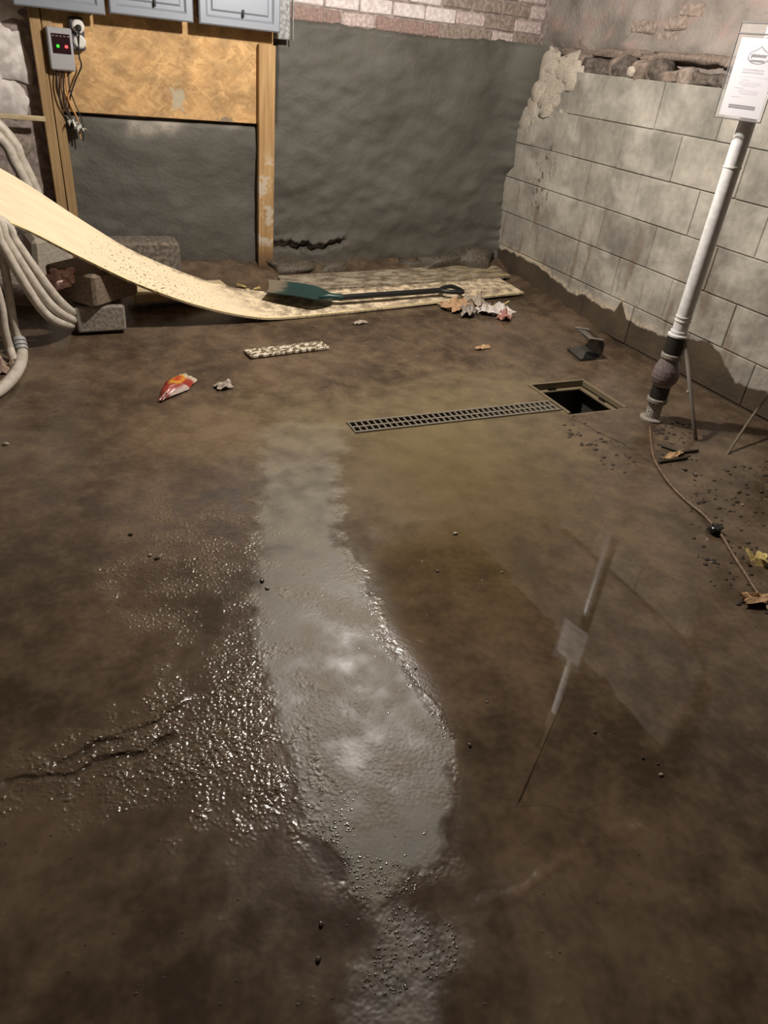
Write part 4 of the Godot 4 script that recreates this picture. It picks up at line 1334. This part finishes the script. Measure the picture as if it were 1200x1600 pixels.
	# pebbles one can count
	var spots := [Vector3(-1.76, 0, 2.373), Vector3(-2.06, 0, 2.789), Vector3(-1.873, 0, 2.947), Vector3(-1.797, 0, 2.159), Vector3(-1.94, 0, 2.312), Vector3(-2.425, 0, 2.209), Vector3(-2.421, 0, 2.244), Vector3(-1.816, 0, 3.041), Vector3(-1.796, 0, 3.066), Vector3(-1.809, 0, 3.09), Vector3(-2.609, 0, 3.172), Vector3(-2.586, 0, 3.122), Vector3(-0.7, 0, 2.065), Vector3(-0.719, 0, 2.025), Vector3(-0.636, 0, 2.216), Vector3(-0.699, 0, 2.289), Vector3(-0.547, 0, 2.24), Vector3(-0.898, 0, 2.303), Vector3(-0.781, 0, 2.393), Vector3(-2.171, 0, 2.639), Vector3(-2.16, 0, 2.883), Vector3(-2.685, 0, 2.01), Vector3(-2.67, 0, 2.03), Vector3(-2.721, 0, 1.896), Vector3(-3.034, 0, 1.252), Vector3(-2.219, 0, 0.925), Vector3(-2.254, 0, 0.925), Vector3(-1.089, 0, 2.526), Vector3(-1.086, 0, 2.611), Vector3(-1.104, 0, 2.487)]
	var own := {0: "small pale chip lying alone between the grate and the puddle", 1: "wet pebble between the grey slurry streak and the mirrored pipe", 2: "wet pebble on the puddle just right of the mirrored pipe's end", 5: "upper of two dark pebbles on the left edge of the slurry streak", 6: "lower of two dark pebbles on the left edge of the slurry streak",
		10: "lower of two pebbles in the dark mud left of the second slurry patch", 11: "upper of two pebbles in the dark mud left of the second slurry patch", 12: "pebble right of the brown cord, just below the tan leaf scrap", 17: "pebble touching the upper side of the brown cord near the black lump", 24: "pale pebble alone at the left edge of the floor"}
	for k in spots.size():
		st = sto()
		var p: Vector3 = spots[k]
		var sz := rng.randf_range(0.008, 0.015) * (0.55 if p.z > 2.3 else 1.0)
		p.y = floor_h(p.x, p.z) + sz * 0.2
		stone(st, p, Vector3(sz * 1.4, sz * 0.8, sz), 0.3, 8, 6, Basis(Vector3.UP, rng.randf() * 6.0))
		tag(obj("pebble", st, M.pebble if k % 3 else M.pebble_pale), own.get(k, "small wet pebble lying loose on the muddy floor"), "pebble", "loose pebbles on the floor")
	# grit nobody could count
	scatter("grit", "fine wet grit and droplets sparkling on the muddy floor", [
		[[Vector2(-2.472, 2.048), Vector2(-2.377, 2.043), Vector2(-2.5, 2.426), Vector2(-2.518, 2.635), Vector2(-2.547, 2.898), Vector2(-2.593, 2.924), Vector2(-2.691, 2.83), Vector2(-2.816, 2.799), Vector2(-2.945, 2.73), Vector2(-3.047, 2.685), Vector2(-2.996, 2.635), Vector2(-2.778, 2.555), Vector2(-2.612, 2.458), Vector2(-2.514, 2.297)], 1300],
		[[Vector2(-2.801, 1.748), Vector2(-2.585, 1.568), Vector2(-2.273, 1.603), Vector2(-2.435, 2.182), Vector2(-2.57, 2.379), Vector2(-2.827, 2.296)], 420],
		[[Vector2(-2.162, 2.105), Vector2(-2.146, 2.329), Vector2(-2.189, 2.491), Vector2(-2.17, 2.672), Vector2(-2.177, 2.849), Vector2(-2.202, 2.859), Vector2(-2.212, 2.69), Vector2(-2.226, 2.516), Vector2(-2.19, 2.344)], 500],
		[[Vector2(-2.539, 2.774), Vector2(-2.553, 2.953), Vector2(-2.511, 3.01), Vector2(-2.513, 3.109), Vector2(-2.425, 3.131), Vector2(-2.356, 3.12), Vector2(-2.422, 3.07), Vector2(-2.478, 3.022), Vector2(-2.521, 2.936)], 420],
		[[Vector2(-2.451, 3.133), Vector2(-2.373, 3.21), Vector2(-2.407, 3.272), Vector2(-2.533, 3.262), Vector2(-2.563, 3.231)], 380],
		[[Vector2(-3.05, 0.854), Vector2(-1.536, 0.729), Vector2(-1.037, 1.761), Vector2(-1.165, 2.57), Vector2(-1.758, 3.249), Vector2(-2.354, 3.353), Vector2(-3.066, 3.069)], 900],
		[[Vector2(-1.636, 1.948), Vector2(-1.503, 1.983), Vector2(-1.571, 2.13), Vector2(-1.695, 2.095)], 40],
		[[Vector2(-2.509, 2.866), Vector2(-2.431, 2.91), Vector2(-2.474, 2.997), Vector2(-2.524, 2.978)], 130]], M.grit)
	scatter("mud_crumbs", "dark mud crumbs strewn on the floor by the block wall", [
		[[Vector2(-0.713, 2.052), Vector2(-0.299, 2.053), Vector2(-1.21, 2.848), Vector2(-1.199, 2.654), Vector2(-1.102, 2.452)], 170],
		[[Vector2(-0.528, 1.612), Vector2(-0.354, 1.684), Vector2(-0.605, 1.976), Vector2(-0.805, 1.978)], 90],
		[[Vector2(-0.864, 1.44), Vector2(-0.838, 1.753), Vector2(-0.867, 2.012), Vector2(-1.019, 1.973), Vector2(-1.019, 1.653)], 60]], M.crumb, 0.0095, 0.4)

func scatter(called: String, label: String, zones: Array, m: Material, size := 0.0027, flat := 0.3) -> void:
	var st := sto()
	stone(st, Vector3.ZERO, Vector3.ONE, 0.25, 8, 6)
	var mm := MultiMesh.new()
	mm.transform_format = MultiMesh.TRANSFORM_3D
	mm.mesh = st.commit()
	var pts := []
	for zn in zones:
		var poly := PackedVector2Array(zn[0])
		var lo := poly[0]
		var hi := poly[0]
		for q in poly:
			lo = Vector2(minf(lo.x, q.x), minf(lo.y, q.y)); hi = Vector2(maxf(hi.x, q.x), maxf(hi.y, q.y))
		var n := 0
		var tries := 0
		while n < zn[1] and tries < zn[1] * 30:
			tries += 1
			var p := Vector2(rng.randf_range(lo.x, hi.x), rng.randf_range(lo.y, hi.y))
			if not Geometry2D.is_point_in_polygon(p, poly): continue
			if p.x > CX0 - 0.02 and p.x < PX1 + 0.02 and p.y > PZ0 and p.y < PZ1: continue
			if n1.get_noise_2d(p.x * 9.0, p.y * 9.0) + rng.randf() * 0.9 < 0.1: continue
			pts.append(p)
			n += 1
	mm.instance_count = pts.size()
	for i in pts.size():
		var p: Vector2 = pts[i]
		var s := size * pow(rng.randf(), 1.5) * 1.3 + size * 0.35
		var b := Basis(Vector3.UP, rng.randf() * TAU).scaled(Vector3(s * rng.randf_range(1.0, 1.8), s * flat, s))
		mm.set_instance_transform(i, Transform3D(b, Vector3(p.x, floor_h(p.x, p.y) + s * flat * 0.12, p.y)))
	var o := MultiMeshInstance3D.new()
	o.name = called
	o.multimesh = mm
	o.material_override = m
	o.set_meta("kind", "stuff")
	tag(o, label, "grit" if called == "grit" else "mud")
	add_child(o)

func build_puddle() -> void:
	var st := sto()
	uvf = func(p: Vector3): return Vector2((p.x - FX) / FW, (p.z - FZ) / FD)
	var out := [Vector2(-1.975, 2.56), Vector2(-1.814, 2.476), Vector2(-1.674, 2.461), Vector2(-1.592, 2.516), Vector2(-1.479, 2.49), Vector2(-1.408, 2.589), Vector2(-1.39, 2.723), Vector2(-1.48, 2.906), Vector2(-1.65, 3.054), Vector2(-1.828, 3.105), Vector2(-1.994, 3.101), Vector2(-2.127, 3.045), Vector2(-2.171, 2.956), Vector2(-2.112, 2.815), Vector2(-2.072, 2.683)]
	var poly := PackedVector2Array(out)
	var c := Vector2.ZERO
	for q in poly: c += q
	c /= poly.size()
	var ring := []
	for i in poly.size():
		for k in 4:
			var q := poly[i].cubic_interpolate(poly[(i + 1) % poly.size()], poly[(i - 1 + poly.size()) % poly.size()], poly[(i + 2) % poly.size()], k / 4.0)
			q += Vector2(n1.get_noise_2d(q.x * 30.0, q.y * 30.0), n1.get_noise_2d(q.x * 30.0, q.y * 30.0 + 40.0)) * 0.05
			ring.append(q)
	for i in ring.size():
		var a: Vector2 = ring[i]
		var b: Vector2 = ring[(i + 1) % ring.size()]
		tri(st, Vector3(c.x, 0.0003, c.y), Vector3(a.x, 0.0003, a.y), Vector3(b.x, 0.0003, b.y), Vector3.UP)
	uvf = null
	M.water = mat(Color.WHITE, 0.025)
	M.water.albedo_texture = floor_color
	M.water.metallic_specular = 0.5
	var o := obj("puddle", st, M.water)
	tag(o, "still shallow puddle on the floor mirroring the pipe and its notice", "puddle")

# ---------------------------------------------------------------- materials used above
func make_materials() -> void:
	M.mortar = mottled(rgb(128, 116, 110), rgb(164, 150, 144), 51, 0.03, 3.0, 0.95)
	M.block_joint = mottled(rgb(140, 130, 118), rgb(165, 156, 144), 52, 0.03, 3.0, 0.95)
	M.brick_white = relief(mottled(rgb(196, 184, 182), rgb(218, 209, 207), 53, 0.03, 5.0, 0.85), ntex(54, 0.06, 3, 256), 0.3, 4.0)
	M.brick_pink = relief(mottled(rgb(166, 148, 143), rgb(198, 184, 180), 55, 0.04, 5.0, 0.9), ntex(54, 0.06, 3, 256), 0.3, 4.0)
	M.brick_red = relief(mottled(rgb(128, 106, 99), rgb(152, 130, 122), 56, 0.04, 5.0, 0.9), ntex(54, 0.06, 3, 256), 0.3, 4.0)
	M.brick_dull = relief(mottled(rgb(122, 108, 98), rgb(156, 142, 132), 57, 0.03, 5.0, 0.9), ntex(54, 0.06, 3, 256), 0.3, 4.0)
	M.whitewash = mottled(rgb(184, 176, 172), rgb(226, 220, 216), 58, 0.02, 3.0, 0.9)
	M.rubble = mottled(rgb(66, 58, 52), rgb(112, 102, 94), 59, 0.03, 4.0, 0.95)
	M.rubble_pale = mottled(rgb(118, 106, 96), rgb(160, 148, 138), 60, 0.03, 4.0, 0.95)
	M.ledge = mottled(rgb(108, 94, 84), rgb(140, 126, 115), 61, 0.03, 4.0, 0.95)
	M.lump = mottled(rgb(160, 151, 138), rgb(184, 175, 160), 62, 0.04, 5.0, 0.95)
	M.muddy = mottled(rgb(66, 58, 48), rgb(104, 96, 84), 63, 0.04, 4.0, 0.6)
	M.old_wood = grain(rgb(84, 68, 52), rgb(122, 100, 78), 64)
	M.black_wet = mat(rgb(16, 15, 14), 0.25)
	M.panel = mat(rgb(138, 144, 154), 0.38, 0.2)
	M.panel_dark = mat(rgb(84, 84, 88), 0.5, 0.2)
	M.galv = mottled(rgb(112, 112, 112), rgb(160, 160, 160), 65, 0.03, 5.0, 0.45)
	M.dark_metal = mat(rgb(58, 58, 60), 0.4, 0.6)
	M.case_grey = mat(rgb(160, 160, 162), 0.5)
	M.display = mat(rgb(44, 24, 28), 0.2)
	M.ink_pale = mat(rgb(130, 120, 124), 0.6)
	M.led_green = mat(rgb(40, 160, 40), 0.4)
	M.led_green.emission_enabled = true
	M.led_green.emission = rgb(70, 255, 60)
	M.led_green.emission_energy_multiplier = 1.0
	M.led_red = mat(rgb(200, 60, 60), 0.4)
	M.led_red.emission_enabled = true
	M.led_red.emission = rgb(255, 90, 90)
	M.led_red.emission_energy_multiplier = 1.2
	M.copper = mat(rgb(190, 140, 90), 0.4)
	M.black_rubber = mat(rgb(34, 31, 30), 0.55)
	M.brown_wire = mat(rgb(84, 62, 44), 0.6)
	M.white_plastic = mat(rgb(214, 212, 206), 0.4)
	M.dark_box = mat(rgb(70, 70, 76), 0.5)
	M.pine = grain(rgb(144, 116, 78), rgb(176, 147, 106), 66, true)
	M.pine_spattered = spatter(rgb(152, 118, 76), rgb(188, 155, 108))
	M.pale_wood = grain(rgb(160, 140, 106), rgb(212, 196, 160), 67)
	M.osb = osb()
	M.siding = siding()
	M.siding_old = siding_old()
	M.chip_yellow = mat(rgb(196, 172, 112), 0.8)
	M.shovel_paint = mat(Color.WHITE, 0.3)
	M.shovel_paint.vertex_color_use_as_albedo = true
	M.shovel_paint.clearcoat_enabled = true
	M.shovel_paint.clearcoat = 0.4
	M.green_dark = mat(rgb(24, 58, 54), 0.4)
	M.black_plastic = mat(rgb(26, 27, 27), 0.42)
	M.black_gloss = mat(rgb(34, 35, 36), 0.16)
	M.black_gloss.clearcoat_enabled = true
	M.black_gloss.clearcoat = 0.8
	M.black_gloss.clearcoat_roughness = 0.1
	M.block_dark = mottled(rgb(112, 104, 94), rgb(150, 142, 130), 68, 0.05, 4.0, 0.9)
	M.block_brown = mottled(rgb(104, 90, 76), rgb(136, 122, 106), 69, 0.05, 4.0, 0.9)
	M.block_muddy = mottled(rgb(92, 84, 76), rgb(140, 128, 116), 70, 0.03, 4.0, 0.85)
	M.pink = mottled(rgb(228, 182, 176), rgb(240, 208, 202), 71, 0.06, 10.0, 1.0)
	M.hose = mottled(rgb(176, 168, 154), rgb(206, 198, 186), 72, 0.03, 3.0, 0.5)
	M.rag = mottled(rgb(110, 88, 74), rgb(186, 164, 148), 73, 0.06, 8.0, 0.9)
	M.pvc = mottled(rgb(206, 206, 206), rgb(226, 226, 226), 74, 0.05, 3.0, 0.35)
	M.pvc_flaked = mottled(rgb(70, 62, 52), rgb(226, 222, 214), 75, 0.09, 6.0, 0.5, 2)
	M.rubber = mat(rgb(42, 40, 38), 0.45)
	M.clamp = mottled(rgb(116, 110, 102), rgb(160, 154, 146), 76, 0.08, 8.0, 0.4)
	M.valve = mottled(rgb(92, 80, 80), rgb(140, 128, 128), 77, 0.06, 8.0, 0.22)
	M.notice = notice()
	M.clear = mat(Color(1, 1, 1, 0.08), 0.12)
	M.clear.transparency = BaseMaterial3D.TRANSPARENCY_ALPHA
	M.seam = mat(rgb(120, 118, 118), 0.25)
	M.ink = mat(rgb(64, 62, 74), 0.7)
	M.grey_tube = mat(rgb(128, 120, 110), 0.45)
	M.wire_muddy = mottled(rgb(70, 60, 50), rgb(150, 138, 120), 78, 0.1, 10.0, 0.45)
	M.cord_brown = mottled(rgb(78, 62, 48), rgb(140, 116, 92), 79, 0.05, 5.0, 0.5)
	M.grate = mottled(rgb(92, 86, 74), rgb(160, 152, 138), 80, 0.1, 12.0, 0.4)
	M.rim = mottled(rgb(96, 85, 66), rgb(136, 124, 100), 81, 0.08, 8.0, 0.5)
	M.basin = mottled(rgb(52, 50, 46), rgb(84, 82, 76), 82, 0.05, 6.0, 0.5)
	M.peeling = peeling()
	M.foil = mat(Color.WHITE, 0.3)
	M.foil.vertex_color_use_as_albedo = true
	M.tan_paper = mottled(rgb(150, 116, 84), rgb(206, 172, 136), 83, 0.05, 8.0, 0.7)
	M.grey_paper = mottled(rgb(130, 118, 104), rgb(190, 178, 164), 84, 0.05, 8.0, 0.6)
	M.clear_film = mottled(rgb(90, 80, 72), rgb(200, 190, 178), 85, 0.08, 10.0, 0.25)
	M.white_film = mottled(rgb(170, 160, 150), rgb(232, 226, 220), 86, 0.05, 8.0, 0.4)
	M.pink_rag = mottled(rgb(150, 100, 92), rgb(196, 146, 136), 87, 0.05, 8.0, 0.7)
	M.leaf = mottled(rgb(150, 112, 74), rgb(220, 190, 150), 88, 0.06, 10.0, 0.45)
	M.leaf_yellow = mottled(rgb(196, 170, 100), rgb(232, 214, 150), 89, 0.06, 10.0, 0.5)
	M.dark_wood = mat(rgb(48, 38, 28), 0.4)
	M.pebble = mat(rgb(74, 64, 52), 0.2)
	M.pebble_pale = mat(rgb(150, 138, 118), 0.3)
	M.grit = mat(rgb(84, 74, 60), 0.14)
	M.grit.metallic_specular = 0.6
	M.crumb = mat(rgb(54, 44, 34), 0.65)

func osb() -> StandardMaterial3D:
	var im := Image.create(640, 580, false, Image.FORMAT_RGB8)
	im.fill(rgb(188, 150, 102))
	for i in 5200:
		var l := rng.randi_range(10, 44)
		var w := rng.randi_range(3, 10)
		var x := rng.randi_range(-20, 640)
		var y := rng.randi_range(-20, 580)
		var t := rng.randf()
		var c := rgb(176, 138, 92).lerp(rgb(202, 166, 116), t)
		var dy := rng.randf_range(-0.9, 0.9)
		for k in l:
			im.fill_rect(Rect2i(x + int(k * 0.8), y + int(k * dy), 2, w), c)
	var f := noise(90, 0.012, 3)
	for y in 580:
		for x in 640:
			var c := im.get_pixel(x, y)
			c *= 1.0 + 0.2 * f.get_noise_2d(x, y)
			var u := x / 640.0 * 1.2 - 2.7
			var v := 1.9 - y / 580.0 * 1.1
			# dried cement smears
			var e := Vector2((u + 2.07) / 0.045, (v - 0.93) / 0.07).length() + 0.6 * f.get_noise_2d(x * 3.0, y * 3.0)
			c = c.lerp(rgb(176, 168, 148), sstep(1.0, 0.5, e) * 0.85)
			e = Vector2((u + 1.83) / 0.05, (v - 0.835) / 0.025).length() + 0.6 * f.get_noise_2d(x * 4.0, y * 3.0)
			c = c.lerp(rgb(120, 112, 100), sstep(1.0, 0.5, e) * 0.8)
			im.set_pixel(x, y, c)
	var m := mat(Color.WHITE, 0.8)
	m.albedo_texture = ImageTexture.create_from_image(im)
	return m

func spatter(a: Color, b: Color) -> StandardMaterial3D:
	var n := noise(91, 1.0, 4)
	var t := painted(128, 512, func(u, v):
		var x: float = u
		var y: float = v * 1.4
		var k := n.get_noise_2d(x * 16.0, y * 2.0) * 0.7 + 0.5
		var c := a.lerp(b, clampf(k, 0.0, 1.0))
		var s := n.get_noise_2d(x * 2.5 + 30.0, y * 8.0) + 0.4 * n.get_noise_2d(x * 12.0, y * 30.0)
		c = c.lerp(rgb(188, 178, 162), clampf((s - 0.06) * 4.0, 0.0, 0.85) * sstep(0.82, 0.7, y))
		var e := Vector2((x - 0.62) / 0.09, (y - 0.98) / 0.018).length()
		c = c.lerp(rgb(86, 56, 30), sstep(1.1, 0.6, e))
		c = c.lerp(rgb(92, 66, 44), sstep(0.28, 0.12, y) * 0.8)
		return c)
	var m := mat(Color.WHITE, 0.75)
	m.albedo_texture = t
	m.uv1_scale = Vector3(1.0, 1.0, 1.0)
	return m

func siding() -> StandardMaterial3D:
	var n := noise(92, 1.0, 4)
	var t := painted(1280, 128, func(u, v):
		var x: float = u * 3.75
		var c := Color(0.93, 0.86, 0.73) * (1.0 + 0.05 * n.get_noise_2d(x * 5.0, v * 8.0) + 0.03 * n.get_noise_2d(x * 3.0, v * 30.0))
		# mud flecks thrown up in one stretch
		var on := exp(-pow((x - 1.34) / 0.26, 2.0)) * (0.5 + 0.5 * sstep(0.75, 0.3, v))
		var fl := n.get_noise_2d(x * 58.0, v * 15.0 + 3.0)
		c = c.lerp(Color(0.25, 0.19, 0.13), clampf((fl - 0.52 + 0.17 * on) * 9.0, 0.0, 1.0) * sstep(0.05, 0.3, on) * 0.9)
		# dried mud film where it lies on the floor
		var low := sstep(1.75, 2.2, x + 0.3 * v)
		var f2 := n.get_noise_2d(x * 10.0, v * 4.0) + 0.5 * n.get_noise_2d(x * 40.0, v * 14.0)
		c = c.lerp(Color(0.46, 0.40, 0.33), low * clampf(0.35 + f2 * 0.8, 0.0, 0.85))
		var edge := sstep(0.86, 1.0, v) * sstep(1.0, 1.5, x)
		c = c.lerp(Color(0.45, 0.40, 0.33), edge * clampf(0.5 + f2, 0.0, 1.0))
		c = c.lerp(Color(0.92, 0.86, 0.62), sstep(0.06, 0.0, v) * 0.8)  # bright lit line along the front edge, painted into the colour
		return c.clamp())
	var m := mat(Color.WHITE, 0.5)
	m.albedo_texture = t
	return m

func siding_old() -> StandardMaterial3D:
	var n := noise(93, 1.0, 4)
	var t := painted(640, 128, func(u, v):
		var x: float = u * 1.6
		var f := n.get_noise_2d(x * 8.0, v * 4.0) + 0.5 * n.get_noise_2d(x * 30.0, v * 14.0)
		var c := Color(0.70, 0.66, 0.58).lerp(Color(0.36, 0.31, 0.25), clampf(0.42 + f * 0.8, 0.0, 1.0))
		c = c.lerp(Color(0.74, 0.65, 0.42), clampf((n.get_noise_2d(x * 5.0 + 9.0, v * 12.0) - 0.1) * 2.5, 0.0, 0.8) * sstep(0.45, 1.3, x))
		return c.clamp())
	var m := mat(Color.WHITE, 0.6)
	m.albedo_texture = t
	m.uv1_scale = Vector3(2.0, 1, 1)
	return m

func peeling() -> StandardMaterial3D:
	var n := noise(94, 1.0, 4)
	var t := painted(256, 96, func(u, v):
		var f := n.get_noise_2d(u * 16.0 + v * 7.0, v * 5.0 - u * 5.0) + 0.6 * n.get_noise_2d(u * 50.0, v * 16.0)
		return rgb(104, 90, 68).lerp(rgb(222, 214, 196), clampf((f + 0.12) * 3.2, 0.0, 1.0)))
	var m := mat(Color.WHITE, 0.3)
	m.albedo_texture = t
	return m

func notice() -> StandardMaterial3D:
	var w := 292
	var h := 452
	var im := Image.create(w, h, false, Image.FORMAT_RGB8)
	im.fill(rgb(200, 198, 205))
	var ink := rgb(84, 82, 96)
	var cx := 162.0
	var cy := 100.0
	for k in 1400:      # onion-shaped outline of the emblem
		var t := TAU * k / 1400.0
		var x := cx + 74.0 * sin(t)
		var y := cy - 40.0 * cos(t)
		if y < cy: y = cy - 36.0 * cos(t) - 22.0 * pow(maxf(0.0, 1.0 - absf(x - cx) / 46.0), 2.2)
		var th := 5 if y > cy else 4
		im.fill_rect(Rect2i(int(x) - th / 2, int(y) - th / 2, th, th), ink)
	im.fill_rect(Rect2i(112, 118, 96, 12), ink)
	im.fill_rect(Rect2i(100, 40, 10, 3), rgb(150, 140, 150))
	im.fill_rect(Rect2i(88, 46, 14, 3), rgb(150, 140, 150))
	# lines of small type
	var lines := [[80, 170, 150, 10, 4], [80, 186, 150, 10, 4], [60, 214, 210, 2, 0], [92, 232, 60, 5, 2], [82, 246, 150, 4, 2], [82, 256, 160, 4, 2], [110, 266, 100, 4, 2], [60, 280, 70, 5, 2], [92, 292, 140, 4, 2], [92, 302, 150, 4, 2], [112, 312, 110, 4, 2], [56, 332, 70, 5, 2]]
	for q in lines:
		var x: int = q[0]
		while x < q[0] + q[2]:
			var l := rng.randi_range(3, 7) if q[4] > 0 else 12
			im.fill_rect(Rect2i(x, q[1] + rng.randi_range(0, 1), l, q[3]), rgb(150, 146, 158) if q[3] < 6 else rgb(128, 124, 138))
			x += l + (q[4] if q[4] > 0 else 0)
	im.fill_rect(Rect2i(56, 380, 190, 22), rgb(50, 48, 56))
	var x2 := 62
	while x2 < 238:
		var l := rng.randi_range(4, 9)
		im.fill_rect(Rect2i(x2, 387, l, 7), rgb(170, 168, 176))
		x2 += l + 3
	var m := mat(Color.WHITE, 0.55)
	m.albedo_texture = ImageTexture.create_from_image(im)
	return m

# ---------------------------------------------------------------- scene
func _ready() -> void:
	rng.seed = 20240
	n1 = noise(1, 1.0, 4)
	n2 = noise(2, 1.0, 2)
	n3 = noise(3, 1.0, 3)
	# camera
	var cam := Camera3D.new()
	cam.name = "camera"
	cam.position = Vector3(-2.861, 1.236, 3.707)
	cam.rotation = Vector3(-0.566, -0.481, 0.113)
	cam.fov = 70.6
	cam.near = 0.05
	cam.current = true
	add_child(cam)
	var we := WorldEnvironment.new()
	we.name = "environment"
	var env := Environment.new()
	env.background_mode = Environment.BG_COLOR
	env.background_color = Color.BLACK
	env.tonemap_mode = Environment.TONE_MAPPER_LINEAR
	env.tonemap_exposure = 1.0
	env.sdfgi_enabled = true
	env.ssao_enabled = true
	env.ssil_enabled = true
	we.environment = env
	add_child(we)
	# the basement's one bare bulb, above the frame
	var bulb_at := Vector3(-1.5, 1.95, 1.07)
	var lamp := OmniLight3D.new()
	lamp.name = "bulb_light"
	lamp.position = bulb_at
	lamp.light_color = Color(1.0, 0.972, 0.935)
	lamp.light_energy = 4.7
	lamp.light_size = 0.05
	lamp.omni_range = 12.0
	lamp.omni_attenuation = 2.0
	lamp.shadow_enabled = true
	add_child(lamp)
	make_materials()
	shell()
	build_floor()
	build_back_wall()
	build_right_wall()
	build_wall_things()
	build_boards()
	build_shovel()
	build_left()
	build_pipe()
	build_drain()
	build_litter()
	build_puddle()
	# bulb fitting
	var b := thing("light_bulb", "bare light bulb hanging from the ceiling joist above the floor", "bulb", bulb_at)
	var st := sto()
	lathe(st, Vector3.ZERO, [[0.0, -0.045], [0.02, -0.041], [0.036, -0.026], [0.042, -0.004], [0.038, 0.018], [0.024, 0.042], [0.016, 0.055]], 20)
	var gm := mat(rgb(255, 244, 228), 0.3)
	gm.emission_enabled = true
	gm.emission = rgb(255, 240, 220)
	gm.emission_energy_multiplier = 6.0
	obj("glass", st, gm, b)
	st = sto()
	lathe(st, Vector3.ZERO, [[0.016, 0.055], [0.024, 0.06], [0.024, 0.1], [0.006, 0.108], [0.006, 0.14], [0.045, 0.145], [0.045, 0.16]], 20)
	obj("socket", st, M.white_plastic, b)
